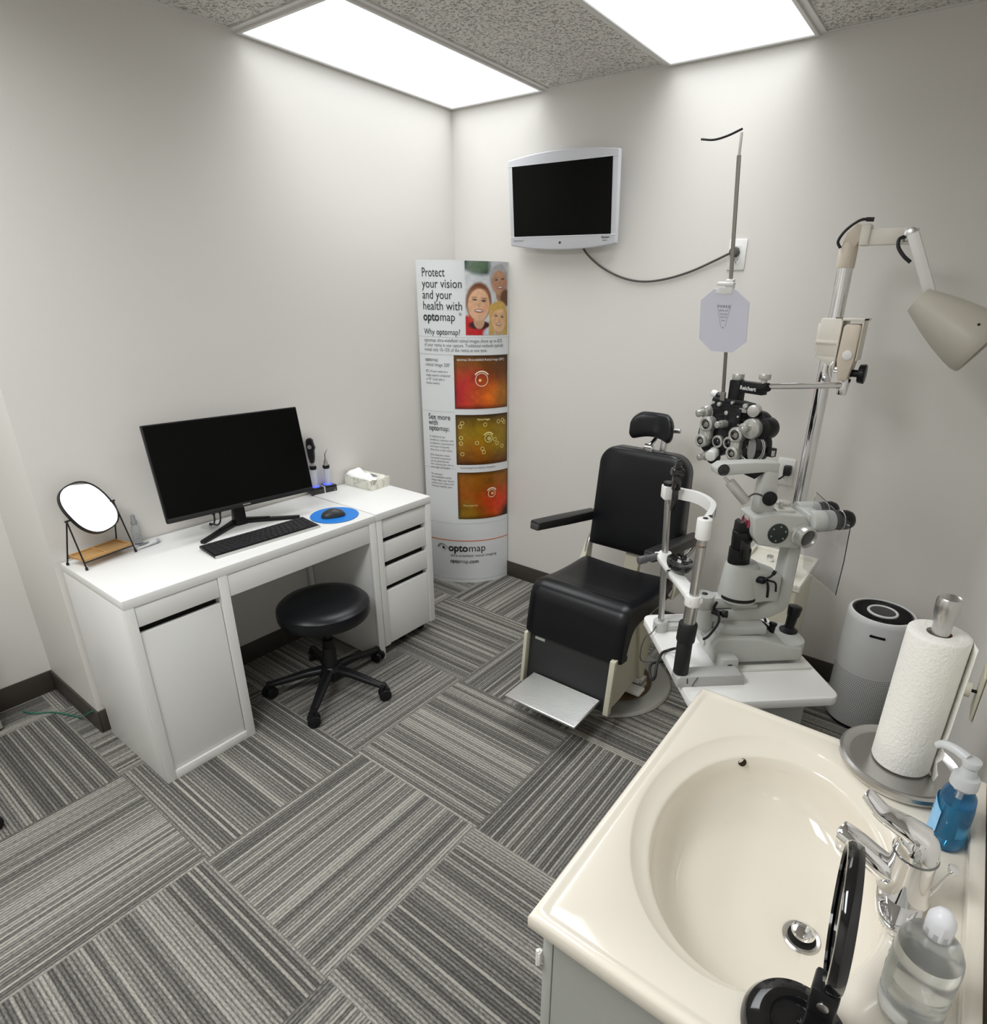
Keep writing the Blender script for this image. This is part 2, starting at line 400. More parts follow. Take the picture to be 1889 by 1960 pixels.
# side panel with the notch at the lower back for the baseboard
obj('side_panel', prism(BM(), [(.035, 0), (.485, 0), (.485, H-.034), (.012, H-.034), (.012, .13), (.035, .13)], YL, YL+.034, 'y', .001), white_lam, desk)
obj('side_panel', prism(BM(), [(.035, 0), (.485, 0), (.485, H-.034), (.012, H-.034), (.012, .13), (.035, .13)], YL+.313, YL+.347, 'y', .001), white_lam, desk)
obj('side_panel', prism(BM(), [(.035, 0), (.485, 0), (.485, H-.034), (.012, H-.034), (.012, .13), (.035, .13)], YJ-.036, YJ-.002, 'y', .001), white_lam, desk)
for y0, y1 in ((YL, YL+.032), (YL+.313, YL+.347), (YJ-.038, YJ-.002)):
    obj('front_stile', box(BM(), .4851, .5, y0, y1, 0, H-.034, .001), white_lam, desk)
obj('bottom_rail', box(BM(), .46, .5, YL+.0325, YL+.3125, 0, .034, .001), white_lam, desk)
obj('drawer', box(BM(), .475, .496, YL+.034, YL+.311, .640, H-.036, .0015), white_lam, desk)
obj('drawer', box(BM(), .475, .496, YL+.349, YJ-.040, .626, H-.036, .0015), white_lam, desk)
b = BM(); box(b, .05, .473, YL+.35, YJ-.042, .634, .70); obj('drawer_box', b, white_lam, desk)
obj('cupboard_door', box(BM(), .470, .490, YL+.034, YL+.311, .036, .612, .002), white_lam, desk)
obj('cupboard_inside', box(BM(), .05, .455, YL+.036, YL+.311, .036, H-.036), dark_gap, desk)
obj('back_panel', box(BM(), .012, .024, YL+.349, YJ-.040, .38, H-.036), white_lam, desk)
b = BM(); box(b, .012, .030, -1.190, -1.170, .10, .38); obj('back_stile', b, white_lam, desk)
b = lathe(BM(), [(.034, -.001), (.036, .0005), (.033, .0018), (.0, .0018)], 40, Matrix.Translation((.062, -1.655, H)))
obj('cable_grommet', b, mat('grommet_grey', (.55, .55, .52), .4), desk)

du = thing('drawer_unit', 'white four-drawer unit on casters joined to the right end of the desk', 'drawer unit', (.25, (YJ+YR)/2, 0))
b = BM(); box(b, .010, .503, YJ+.001, YR, H-.030, H+.004, .002)
obj('top_panel', b, white_lam, du)
b = BM()
box(b, .012, .5, YJ+.002, YJ+.034, .06, H-.030, .001); box(b, .012, .5, YR-.034, YR-.001, .06, H-.030, .001)
box(b, .012, .03, YJ+.034, YR-.034, .06, H-.03); box(b, .03, .49, YJ+.034, YR-.034, .06, .075)
obj('carcass', b, white_lam, du)
obj('inside', box(BM(), .04, .46, YJ+.035, YR-.035, .08, H-.034), dark_gap, du)
for z0, z1 in ((.622, .712), (.500, .596), (.374, .470), (.064, .346)):
    obj('drawer_front', box(BM(), .470, .492, YJ+.036, YR-.036, z0, z1, .002), white_lam, du)
obj('plinth', box(BM(), .06, .46, YJ+.02, YR-.02, .045, .06), black_matte, du)
for x, y in ((.43, YJ+.17), (.43, YR-.05), (.1, YJ+.06), (.1, YR-.06)):
    cst = obj('caster', cyl(BM(), (x, y-.011, .0225), (x, y+.011, .0225), .0222, seg=24, bev=.003), black_pl, du)
    obj('fork', box(BM(), x-.018, x+.018, y-.016, y+.016, .0325, .046, .003), black_pl, cst)

# ------------------------------------------------------------------ on the desk
# monitor
mon = thing('computer_monitor', 'large black flat computer monitor standing on the white desk, switched off', 'monitor', (.165, -1.562, H), math.radians(-6), world=False)
tilt = Matrix.Translation((.028, 0, .285)) @ Matrix.Rotation(math.radians(-10.5), 4, 'Y')
b = BM(); box(b, -.022, -.002, -.304, .304, -.186, .186, .004, tilt); box(b, -.045, -.018, -.16, .16, -.12, .1, .012, tilt)
obj('housing', b, black_pl, mon)
obj('screen', box(BM(), -.003, .0005, -.299, .299, -.166, .181, 0, tilt), screen_m, mon, smooth=False)
obj('chin_bezel', box(BM(), -.003, .002, -.301, .301, -.185, -.167, .001, tilt), black_matte, mon)
b = BM(); box(b, .0018, .0024, -.016, .016, -.179, -.174, 0, tilt)
obj('badge', b, mat('logo_grey', (.25, .25, .25), .4), mon)
b = BM(); prism(b, [(-.062, .0), (-.062, .016), (-.045, .09), (-.024, .20), (-.008, .20), (-.025, .09), (-.018, .016), (-.01, 0)], -.024, .024, 'y', .004)
obj('neck', b, black_pl, mon)
for s, ex, ey in ((-1, .088, -.205), (1, .085, .210)):
    b = BM(); t = BM()
    p = [Vector((-.065, -.03*s)), Vector((-.01, .006*s)), Vector((ex, ey)), Vector((ex-.022, ey+.004*s)), Vector((-.06, .02*s))]
    A = Vector((-.055, 0)); B = Vector((ex, ey)); d = (B-A).normalized(); nn = Vector((-d.y, d.x))
    poly = [A-nn*.020-d*.012, A+nn*.020-d*.012, B+nn*.010, B-nn*.010]
    prism(b, [(q.x, q.y) for q in poly], 0, .014, 'z', .003)
    prism(b, [((A-nn*.016).x, (A-nn*.016).y), ((A+nn*.016).x, (A+nn*.016).y), ((A+d*.13+nn*.006).x, (A+d*.13+nn*.006).y), ((A+d*.13-nn*.006).x, (A+d*.13-nn*.006).y)], .013, .019, 'z', .002)
    obj('foot', b, black_pl, mon)
b = BM(); tube(b, [(-.005, -.112, .11), (-.008, -.110, .06), (-.04, -.106, .025), (-.092, -.10, .012), (-.1, -.1, .003)], .0035); cyl(b, (-.005, -.112, .13), (-.006, -.111, .075), .006)
obj('cable', b, cable_m, mon)
b = BM(); tube(b, [(-.005, -.085, .11), (-.006, -.088, .05), (-.03, -.094, .02), (-.085, -.098, .012), (-.09, -.098, .003)], .0032); cyl(b, (-.005, -.085, .13), (-.006, -.086, .075), .0055)
obj('cable', b, cable_m, mon)

# keyboard
kb = thing('keyboard', 'black keyboard with a silver front edge lying on the desk below the monitor', 'keyboard', (.358, -1.595, H), math.radians(-3.2), world=False)
ktilt = Matrix.Rotation(math.radians(3.0), 4, 'Y')
b = BM(); box(b, -.066, .062, -.222, .222, .002, .014, .002, ktilt); obj('body', b, black_pl, kb)
b = BM(); box(b, .0615, .067, -.222, .222, .002, .0135, .001, ktilt); obj('front_strip', b, silver_pl, kb)
rows = [(-.054, .011, 20, 0), (-.036, .0155, 21, .0), (-.0165, .0155, 20, .004), (.003, .0155, 19, .008), (.0225, .0155, 18, .012), (.042, .0155, 14, 0)]
random.seed(4)
key_m = mat('key_black', (.016, .016, .018), .45)
nk = 0
for x, d, n, off in rows:
    widths = [1]*n
    if n == 14: widths = [1.25, 1, 1.25, 5.6, 1.25, 1, 1, 1.2, 1, 1, 1, 2, 1, 1]
    tot = sum(widths); y = -.216; unit = .432/tot
    for wdt in widths:
        if nk < 100:
            obj('key', box(BM(), x-d/2, x+d/2, y+.0012, y+wdt*unit-.0012, .0135, .0172, .001, ktilt, seg=1), key_m, kb, smooth=False); nk += 1
        else:
            if nk == 100: extra = BM()
            box(extra, x-d/2, x+d/2, y+.0012, y+wdt*unit-.0012, .0135, .0172, .001, ktilt, seg=1); nk += 1
        y += wdt*unit
if nk > 100:
    o = obj('remaining_keys', extra, key_m, kb, smooth=False); o['kind'] = 'stuff'

# mouse pad and mouse
pad = lathe(BM(), [(.100, 0), (.104, .001), (.105, .003), (.103, .0045), (0, .0045)], 64)
pad = obj('mouse_pad', pad, blue_m); pad.location = (.362, -1.246, H+.0005); tag(pad, 'round bright blue mouse pad on the desk', 'mouse pad')
ms = thing('computer_mouse', 'dark grey computer mouse lying on the round blue pad', 'mouse', (.375, -1.262, H+.006), math.radians(62), world=False)
def mouse_shell(z0, z1, k=1.0):
    t = BM(); bmesh.ops.create_uvsphere(t, u_segments=40, v_segments=24, radius=1)
    for v in t.verts:
        x, y, z = v.co; sgn = lambda q: math.copysign(abs(q)**.75, q)
        x, y = sgn(x)*.052*k, sgn(y)*.031*k
        v.co = (x, y*(1-.10*x/.052), max(0, z0+(z+.15)*z1*(1-.25*abs(x)/.052)))
    return t
obj('shell', mouse_shell(0, .030), mat('mouse_grey', (.035, .036, .038), .4), ms)
b = cyl(BM(), (.026, -.003, .017), (.026, .003, .017), .009, bev=.0012); obj('scroll_wheel', b, black_pl, ms)

# charger with two instruments
ch = thing('instrument_charger', 'black charging base with blue glowing wells beside the monitor', 'charger', (.033, -1.066, H), math.radians(-10), world=False)
for s in (-1, 1):
    w = obj('well_block', box(BM(), -.03, .032, .004 if s > 0 else -.066, .066 if s > 0 else -.004, 0, .036, .004), black_gloss, ch)
    obj('light_ring', ring(BM(), (0, .034*s, .0365), (0, 0, 1), .019, .0035), glow_blue, w)
obj('divider_strip', box(BM(), -.029, .0325, -.0035, .0035, 0, .036, .001), silver_pl, ch)
b = BM(); prism(b, [(.048, .008), (.058, .008), (.053, .016)], .0315, .0328, 'x'); obj('triangle_mark', b, mat('mark_copper', (.5, .28, .2), .4), ch)
cs, sn = math.cos(math.radians(-10)), math.sin(math.radians(-10))
def chp(y): return (.033-sn*y, -1.066+cs*y, H+.038)
handle_m = mat('frosted_handle', (.60, .62, .68), .3)
op = thing('ophthalmoscope', 'handheld ophthalmoscope with a black head, in the charger well nearer the monitor', 'ophthalmoscope', chp(-.034), math.radians(35), world=False)
obj('handle', lathe(BM(), [(.0135, 0), (.0145, .01), (.0145, .08), (.0135, .088)], 32), handle_m, op)
b = BM(); lathe(b, [(.0145, .086), (.0168, .089), (.0168, .099), (.015, .103)], 32); obj('collar', b, black_pl, op)
b = BM(); lathe(b, [(.0105, .102), (.012, .105), (.009, .112), (.0085, .122)], 32); obj('ferrule', b, steel, op)
b = BM(); prism(b, [(-.008, .118), (.009, .118), (.014, .145), (.0155, .185), (.022, .190), (.015, .215), (.013, .232), (.004, .241), (-.010, .240), (-.017, .230), (-.019, .20), (-.015, .15)], -.013, .013, 'y', .005)
obj('head', b, black_pl, op)
obj('lens_dial', cyl(BM(), (0, -.0132, .2), (0, -.0148, .2), .010), steel, op)
tr = thing('transilluminator', 'handheld light probe with a thin bent steel tip, in the charger well nearer the tissues', 'light probe', chp(.034), math.radians(70), world=False)
obj('handle', lathe(BM(), [(.0135, 0), (.0145, .01), (.0145, .075), (.0135, .082)], 32), handle_m, tr)
obj('collar', lathe(BM(), [(.0145, .08), (.0168, .083), (.0168, .093), (.015, .097)], 32), black_pl, tr)
obj('ferrule', lathe(BM(), [(.013, .096), (.011, .100), (.0095, .115), (.006, .122), (.0055, .128)], 32), steel, tr)
b = BM(); tube(b, [(0, 0, .122), (0, 0, .145), (.002, 0, .155), (.012, 0, .172), (.016, 0, .177)], lambda s: .0040-.0018*s); obj('bent_tip', b, steel, tr)

# tissue box
tb = thing('tissue_box', 'low tissue box with a pale leaf print at the right rear of the desk', 'tissue box', (.118, -.848, H+.004), math.radians(3), world=False)
tis_m = tissue_material()
obj('carton', box(BM(), -.100, .100, -.063, .063, 0, .050, .0015), tis_m, tb)
b = lathe(BM(), [(1.0, 0), (1.0, .0012), (0, .0012)], 40); b.transform(Matrix.Translation((-.005, .012, .0502)) @ Matrix.Diagonal((.062, .022, 1, 1)))
obj('opening', b, mat('tissue_slot', (.20, .20, .22), .6), tb)
t = BM(); N = 26; g = []
random.seed(2)
for i in range(N):
    row = []
    for j in range(16):
        u, v = i/(N-1), j/15
        x = -.098+.196*u+.006*math.sin(9*v+3*u); y = .004-.066*v+.016*math.sin(5*u+.6)*(1-v)
        z = .0525+.020*math.exp(-((u-.10)/.14)**2)*(1-.4*v)+.012*math.exp(-((u-.55)/.2)**2)*(1-v)+.003*math.sin(14*u+6*v)*(1-.6*v)
        if v > .86: z -= .012*(v-.86)/.14
        row.append(t.verts.new((x, y, max(z, .0515 if v <= .86 else .035))))
    g.append(row)
for i in range(N-1):
    for j in range(15): t.faces.new((g[i][j], g[i+1][j], g[i+1][j+1], g[i][j+1]))
o = obj('tissue', t, mat('tissue_paper', (.88, .88, .87), .9), tb, angle=60)
md = o.modifiers.new('thick', 'SOLIDIFY'); md.thickness = .0012; md.offset = 1

# table mirror
mr = thing('table_mirror', 'small pebble-shaped mirror in a black wire stand with a bamboo tray', 'mirror', (.080, -2.070, H), math.radians(13), world=False)
def pebble(k, n=72):
    out = []
    for i in range(n):
        a = 2*PI*i/n; c, s = math.cos(a), math.sin(a); e = 2.5
        r = 1/(abs(c)**e+abs(s)**e)**(1/e)
        out.append((.079*k*r*c, .099*k*r*s))
    return out
MT = Matrix.Translation((0, 0, .200)) @ Matrix.Rotation(math.radians(-31), 4, 'Y') @ Matrix.Rotation(math.radians(12), 4, 'X')
black_wire = mat('black_metal', (.018, .017, .017), .45, .3)
b = BM(); t = BM(); outer, inner = pebble(1.0), pebble(.955)
def loopv(bmx, pts, x): return [bmx.verts.new((x, p[0], p[1])) for p in pts]
L1, L2, L3, L4 = loopv(t, outer, -.010), loopv(t, outer, .006), loopv(t, inner, .006), loopv(t, inner, .0025)
n = len(outer)
for A, B_ in ((L1, L2), (L2, L3), (L3, L4)):
    for i in range(n): t.faces.new((A[i], A[(i+1) % n], B_[(i+1) % n], B_[i]))
t.faces.new(L1[::-1]); _merge(b, t, MT); obj('mirror_rim', b, black_wire, mr)
t = BM(); vs = loopv(t, pebble(.956), .003); t.faces.new(vs); vb = loopv(t, pebble(.956), .0024); t.faces.new(vb[::-1])
for i in range(n): t.faces.new((vs[i], vs[(i+1) % n], vb[(i+1) % n], vb[i]))
b = BM(); _merge(b, t, MT); obj('mirror_glass', b, mirror_m, mr, smooth=False)
for s in (-1, 1):
    b = BM(); top = (.002, s*.086, .175 if s < 0 else .200)
    for fx in (.052, -.052):
        cyl(b, top, (fx, s*.092, .006), .0026, seg=10); cyl(b, (fx, s*.092, .010), (fx, s*.092, 0), .0045, seg=14)
    cyl(b, (top[0], top[1]+.006*s, top[2]), (top[0], top[1]-.012*s, top[2]), .0032, seg=12)
    obj('wire_leg', b, black_wire, mr)
b = BM()
for fx in (.047, -.047): cyl(b, (fx, -.092, .026), (fx, .092, .026), .0022, seg=10)
obj('cross_wire', b, black_wire, mr)
b = BM(); box(b, -.045, .045, -.088, .088, .028, .034, .002)
for (x0, x1, y0, y1) in ((-.045, -.039, -.088, .088), (.039, .045, -.088, .088), (-.039, .039, -.088, -.082), (-.039, .039, .082, .088), (-.039, .039, -.008, -.002)):
    box(b, x0, x1, y0, y1, .033, .040, .0015)
obj('tray', b, wood_m, mr)

# spray bottle and tube
sb = thing('spray_bottle', 'small clear spray bottle with a grey cap by the wall beside the mirror', 'bottle', (.034, -1.925, H), world=False)
obj('bottle_body', lathe(BM(), [(.013, 0), (.0155, .002), (.0155, .060), (.013, .072), (.0085, .078), (.0085, .084)], 36), mat('hazy_clear', (.78, .80, .82), .12, trans=.75, ior=1.2), sb)
b = BM()
for k, wd in enumerate((.9, 1.1, .7)):                          # faint printed bands
    for i in range(8):
        a = -.55+wd*i/8
        if (i+k) % 4 != 3: cyl(b, (.0155*math.cos(a), .0155*math.sin(a), .046-.009*k), (.0155*math.cos(a+wd/9), .0155*math.sin(a+wd/9), .046-.009*k), .0013, seg=6)
obj('label_print', b, print_grey, sb)
obj('cap', lathe(BM(), [(.0095, .082), (.011, .084), (.011, .094), (.0085, .098), (.0075, .118), (.006, .121), (0, .121)], 32), mat('cap_grey', (.28, .29, .30), .3), sb)
tu = thing('ointment_tube', 'small crumpled white tube lying flat in front of the spray bottle', 'tube', (.082, -1.915, H), math.radians(95), world=False)
t = BM(); rings = []
for i in range(13):
    u = i/12; x = -.046+.078*u; wd = .016-.002*u; hh = .0012+.0078*u**.7
    rings.append([t.verts.new((x, wd*math.cos(a)*(1 if abs(math.cos(a)) < .99 else 1), max(.0003, hh+hh*math.sin(a)+.0015*math.sin(9*u)*(math.sin(a) > 0)))) for a in [2*PI*k/20 for k in range(20)]])
for A, B_ in zip(rings[:-1], rings[1:]):
    for k in range(20): t.faces.new((A[k], A[(k+1) % 20], B_[(k+1) % 20], B_[k]))
t.faces.new(rings[0][::-1]); t.faces.new(rings[-1])
obj('tube_body', t, mat('tube_white', (.62, .63, .63), .4), tu)
b = BM(); cyl(b, (.032, 0, .0090), (.048, 0, .0090), .0082, seg=20); obj('cap', b, mat('tube_cap', (.45, .46, .48), .4), tu)
b = BM(); box(b, -.03, .01, -.006, .006, .0135, .0142); obj('print_band', b, mat('band_grey', (.22, .22, .24), .5), tu)
b = BM(); tube(b, [(-.02, -2.212, .10), (-.157, -2.225, .012), (-.20, -2.235, .006), (-.30, -2.28, .005), (-.345, -2.325, .005), (-.40, -2.35, .005)], .003)
tag(obj('cord', b, cable_gn), 'thin green cord on the carpet behind the left end of the desk', 'cord')
b = BM(); box(b, -.47, -.327, -3.0, -2.437, .012, .62, .003)
cabn = thing('side_cabinet', 'grey cabinet whose lower corner shows at the far left edge', 'cabinet', (-.40, -2.72, 0))
obj('body', b, cab_m, cabn); b = BM(); box(b, -.465, -.335, -2.99, -2.445, 0, .012); obj('base', b, dark_gap, cabn)
cw = thing('caster_wheel', 'black caster wheel just inside the left edge of the carpet', 'caster', (.255, -2.622, 0), world=False)
b = cyl(BM(), (-.012, 0, .027), (.012, 0, .027), .027, bev=.004); obj('wheel', b, black_pl, cw)
b = BM(); box(b, -.018, .018, -.022, .022, .036, .056, .008); obj('hood', b, black_pl, cw)
# ------------------------------------------------------------------ curved display column in the corner
EA, EB, BH = .39, .335, 1.845
def ban(th, z, off=0.0):
    """th in degrees along the quarter ellipse (0 = at the left wall, 90 = at the back wall)"""
    a = math.radians(th); n = Vector((math.sin(a)/EA, -math.cos(a)/EB, 0)).normalized()
    return Vector((EA*math.sin(a), -EB*math.cos(a), z)) + n*off
ARC = [0]
for i in range(1, 901):
    ARC.append(ARC[-1]+(ban(i*.1, 0)-ban((i-1)*.1, 0)).length)
def th_of(s): return float(np.interp(s, ARC, [i*.1 for i in range(901)]))
def s_of(th): return float(np.interp(th, [i*.1 for i in range(901)], ARC))
bn = thing('display_column', 'tall curved white display card about retinal imaging standing in the corner', 'display', (.25, -.2, 0))
t = BM(); N = 60
def wall_sheet(t, th0, th1, z0, z1, o0, o1, n=60):
    A = []
    for i in range(n+1):
        th = th0+(th1-th0)*i/n; A.append([t.verts.new(ban(th, z, o)) for z, o in ((z0, o0), (z0, o1), (z1, o1), (z1, o0))])
    for p, q in zip(A[:-1], A[1:]):
        for k in range(4): t.faces.new((p[k], p[(k+1) % 4], q[(k+1) % 4], q[k]))
    t.faces.new(A[0][::-1]); t.faces.new(A[-1])
wall_sheet(t, 3.2, 88.8, 0, BH, -.004, 0); obj('card_sheet', t, card_m, bn)
def seam(z, h=.0016, th0=3.4, th1=88.6, m=None, name='fold_line', off=.0006):
    t = BM(); wall_sheet(t, th0, th1, z-h, z+h, -.0002, off); return obj(name, t, m or mat('fold_grey', (.55, .57, .58), .5), bn)
seam(1.374, .003); seam(1.466, .0012); seam(1.065, .0015, 3.4, 34); seam(.735, .0015, 3.4, 34); seam(.395, .0015); seam(.025, .0015)
seam(.281, .0030, 3.4, 88.7, print_orange, 'orange_line')
def painted(name, th0, th1, z0, z1, nu, nv, fn, rough=.3):
    s0, s1 = s_of(th0), s_of(th1); t = BM(); lay = t.verts.layers.float_color.new('paint')
    U, V = np.meshgrid(np.linspace(0, 1, nu), np.linspace(0, 1, nv)); Cc = fn(U, V); g = []
    for j in range(nv):
        row = []
        for i in range(nu):
            v = t.verts.new(ban(th_of(s0+(s1-s0)*U[j, i]), z0+(z1-z0)*V[j, i], .0012)); c = Cc[j, i]; v[lay] = (c[0], c[1], c[2], 1); row.append(v)
        g.append(row)
    for j in range(nv-1):
        for i in range(nu-1): t.faces.new((g[j][i], g[j][i+1], g[j+1][i+1], g[j+1][i]))
    return obj(name, t, vcol_mat('printed_picture', rough), bn)
def srgb(r, g, b):
    f = lambda c: (c/255/12.92 if c/255 <= .04045 else ((c/255+.055)/1.055)**2.4)
    return np.array((f(r), f(g), f(b)))
rng = np.random.RandomState(3)
def vnoise(U, V, fu, fv, seed):
    r = np.random.RandomState(seed); G = r.rand(int(fv)+3, int(fu)+3); x, y = U*fu, V*fv; xi, yi = x.astype(int), y.astype(int)
    a, b = x-xi, y-yi; a = a*a*(3-2*a); b = b*b*(3-2*b)
    return (G[yi, xi]*(1-a)+G[yi, xi+1]*a)*(1-b)+(G[yi+1, xi]*(1-a)+G[yi+1, xi+1]*a)*b
def blend(img, m, col): return img*(1-m[..., None])+np.asarray(col)*m[..., None]
def ell(U, V, cx, cy, rx, ry, soft=.12, rot=0):
    c, s = math.cos(rot), math.sin(rot); x = (U-cx); y = (V-cy)*1.43; xr, yr = c*x+s*y, -s*x+c*y
    d = np.sqrt((xr/rx)**2+(yr/(ry*1.43))**2); return np.clip((1-d)/soft+.5, 0, 1)
def retina(kind):
    def fn(U, V):
        n = vnoise(U, V, 5, 5, kind)*.5+vnoise(U, V, 13, 13, kind+9)*.3+vnoise(U, V, 40, 40, kind+19)*.2
        if kind == 1:
            img = np.ones(U.shape+(3,))*srgb(150, 72, 18); img = blend(img, np.clip((V-.55)*1.6, 0, .9), srgb(96, 74, 20))
            img = blend(img, ell(U, V, .27, .28, .42, .36, 1.2)*.95, srgb(190, 28, 44)); img = blend(img, ell(U, V, .72, .25, .38, .28, 1.3)*.9, srgb(222, 112, 22))
            img = blend(img, ell(U, V, .95, .25, .2, .35, 1)*.6, srgb(120, 100, 24)); img = blend(img, ell(U, V, .97, .85, .4, .35, 1)*.7, srgb(70, 42, 12))
        elif kind == 2:
            img = np.ones(U.shape+(3,))*srgb(128, 92, 14); img = blend(img, ell(U, V, .55, .5, .5, .3, 1.3)*.8, srgb(166, 136, 22))
            img = blend(img, np.clip((.35-V)*2.2, 0, .75), srgb(110, 48, 10)); img = blend(img, np.clip((V-.72)*2.6, 0, .9), srgb(58, 46, 12)); img = blend(img, ell(U, V, .35, .3, .25, .2, 1.3)*.6, srgb(150, 74, 12))
        else:
            img = np.ones(U.shape+(3,))*srgb(158, 84, 10); img = blend(img, np.clip((V-.5)*1.2, 0, .6), srgb(128, 92, 18))
            img = blend(img, ell(U, V, .78, .33, .36, .27, 1.2)*.95, srgb(212, 62, 24)); img = blend(img, ell(U, V, .1, .1, .3, .25, 1.2)*.8, srgb(140, 112, 20)); img = blend(img, ell(U, V, 1., .05, .18, .18, .9)*.95, srgb(40, 14, 14))
        img = img*(.55+.9*n)[..., None]
        e = np.minimum(np.minimum(U, 1-U)/.07, np.minimum(V, 1-V)/.09); img *= (.30+.70*np.clip(e, 0, 1))[..., None]
        return np.clip(img, 0, 1)
    return fn
def family(U, V):
    n = vnoise(U, V, 20, 26, 5); n2 = vnoise(U, V, 60, 80, 6)
    img = np.ones(U.shape+(3,))*srgb(206, 210, 212)
    img = blend(img, np.clip((V-.78-.08*vnoise(U, V, 6, 6, 31))/.06, 0, 1)*np.clip((.60-U)/.12, 0, 1)*(.6+.4*vnoise(U, V, 7, 9, 33)), srgb(34, 62, 62)); img = blend(img, ell(U, V, .28, .93, .22, .08, .8)*.8, srgb(96, 122, 88))
    def face(img, cx, cy, rx, ry, skin, hair, rot, hw=1.25, hy=.10, long=0, smile=1):
        img = blend(img, ell(U, V, cx, cy+hy*.5, rx*hw, ry*1.22, .16, rot), hair*(1))
        if long: img = blend(img, ell(U, V, cx-rx*.9, cy-ry*.6, rx*.42, ry*1.1, .2, rot), hair*.9); img = blend(img, ell(U, V, cx+rx*.95, cy-ry*.7, rx*.42, ry*1.1, .2, rot), hair*.85)
        img = blend(img, ell(U, V, cx, cy-ry*1.05, rx*.5, ry*.5, .2), skin*.7)
        img = blend(img, ell(U, V, cx, cy, rx, ry, .10, rot), skin); img = blend(img, ell(U, V, cx+rx*.5, cy-.0, rx*.5, ry*.75, .8, rot)*.45, skin*.72)
        c, s = math.cos(rot), math.sin(rot)
        def at(dx, dy): return cx+c*dx-s*dy, cy+(s*dx+c*dy)/1.43*1.2
        for sg in (-1, 1):
            ex, ey = at(sg*rx*.42, ry*.34); img = blend(img, ell(U, V, ex, ey, rx*.22, ry*.06, .5, rot), np.array((.05, .03, .025))); ex, ey = at(sg*rx*.44, ry*.52); img = blend(img, ell(U, V, ex, ey, rx*.26, ry*.045, .6, rot)*.7, hair*.5)
            ex, ey = at(sg*rx*.5, -ry*.12); img = blend(img, ell(U, V, ex, ey, rx*.26, ry*.18, 1)*.4, skin*np.array((1.15, .75, .7)))
        ex, ey = at(0, -ry*.05); img = blend(img, ell(U, V, ex, ey, rx*.14, ry*.14, .8)*.5, skin*.6)
        ex, ey = at(0, -ry*.46); img = blend(img, ell(U, V, ex, ey, rx*.40, ry*.12, .5, rot), srgb(140, 62, 54)); ex, ey = at(0, -ry*.44); img = blend(img, ell(U, V, ex, ey, rx*.30, ry*.055, .6, rot), srgb(236, 228, 220)); ex, ey = at(0, ry*.85); img = blend(img, ell(U, V, ex, ey, rx*.6, ry*.3, 1)*.35, skin*1.15); img = blend(img, ell(U, V, cx-rx*.75, cy, rx*.35, ry*.8, 1)*.35, skin*.75); img = blend(img, ell(U, V, cx, cy-ry*.85, rx*.5, ry*.2, 1)*.4, skin*.75)
        return img
    img = face(img, .78, .72, .20, .165, srgb(196, 148, 118), srgb(176, 178, 180), .12, 1.22, .10)
    img = blend(img, ell(U, V, .95, .52, .16, .12, .4), srgb(104, 66, 40))
    img = blend(img, ell(U, V, .12, .08, .34, .20, .2), srgb(190, 32, 34)); img = blend(img, ell(U, V, .30, .14, .24, .06, .3), srgb(66, 22, 34))
    img = face(img, .29, .42, .235, .215, srgb(226, 180, 146), srgb(120, 72, 44), -.08, 1.2, .08)
    img = blend(img, ell(U, V, .60, .02, .22, .10, .3), srgb(196, 204, 220)); img = blend(img, ell(U, V, .97, .10, .1, .10, .3), srgb(60, 62, 76))
    img = face(img, .755, .215, .19, .165, srgb(226, 184, 142), srgb(204, 168, 92), -.10, 1.28, .12, 1)
    img = blend(img, ell(U, V, .70, .40, .20, .055, .5, .15), srgb(206, 168, 88))
    return np.clip(img*(.86+.2*n+.08*n2)[..., None], 0, 1)
painted('family_picture', 45.2, 86.6, 1.478, 1.843, 120, 160, family)
painted('retina_picture', 34.5, 87.2, 1.083, 1.373, 90, 90, retina(1)); painted('retina_picture', 34.7, 87.4, .760, 1.050, 90, 90, retina(2)); painted('retina_picture', 35.0, 88.2, .424, .714, 90, 90, retina(3))
def btext(lines, th, z, size, lead, m, name, bold=0, width=None, off=.0016, fit=None):
    b = BM()
    for k, ln in enumerate(lines):
        s0 = s_of(th)
        segs = ln if isinstance(ln, list) else [(ln, bold)]
        x0 = 0
        for txt, bo in segs:
            tmp = text_bm(txt, size, bo)
            xs = [v.co.x for v in tmp.verts]; f = 1
            if fit: f = fit[k]/max(xs) if not isinstance(ln, list) else fit[k]
            for v in tmp.verts: v.co = ban(th_of(s0+x0+v.co.x*f), z-lead*k+v.co.y, off)
            x0 += max(xs)*f+size*(.24 if txt.endswith(' ') else .04)
            _merge(b, tmp)
    return obj(name, b, m, bn, smooth=False)
SL = s_of
w45 = SL(45)-SL(9)
btext(['Protect', 'your vision', 'and your', 'health with'], 8.7, 1.766, .062, .0545, print_ink, 'headline', 0, fit=[SL(28.9)-SL(8.7), SL(42.5)-SL(8.7), SL(34.5)-SL(8.7), SL(42.5)-SL(8.7)])
k1 = (SL(38.5)-SL(8.7))
btext([[('opto', .022), ('map', 0)]], 8.7, 1.548, .062, .05, print_ink, 'headline', fit=[.82])
b_ = btext(['®'], 39.6, 1.575, .022, .05, print_grey, 'trademark')
btext([[('Why ', 0), ('opto', .012), ('map?', 0)]], 8.9, 1.478, .042, .05, print_ink, 'question_line', fit=[.80])
btext(['optomap ultra-widefield retinal images show up to 82%', 'of your retina in one capture. Traditional methods typically', 'reveal only 10-15% of the retina at one time.'], 8.6, 1.440, .026, .0245, print_grey, 'body_text', fit=[SL(80)-SL(8.6), SL(81.5)-SL(8.6), SL(64)-SL(8.6)])
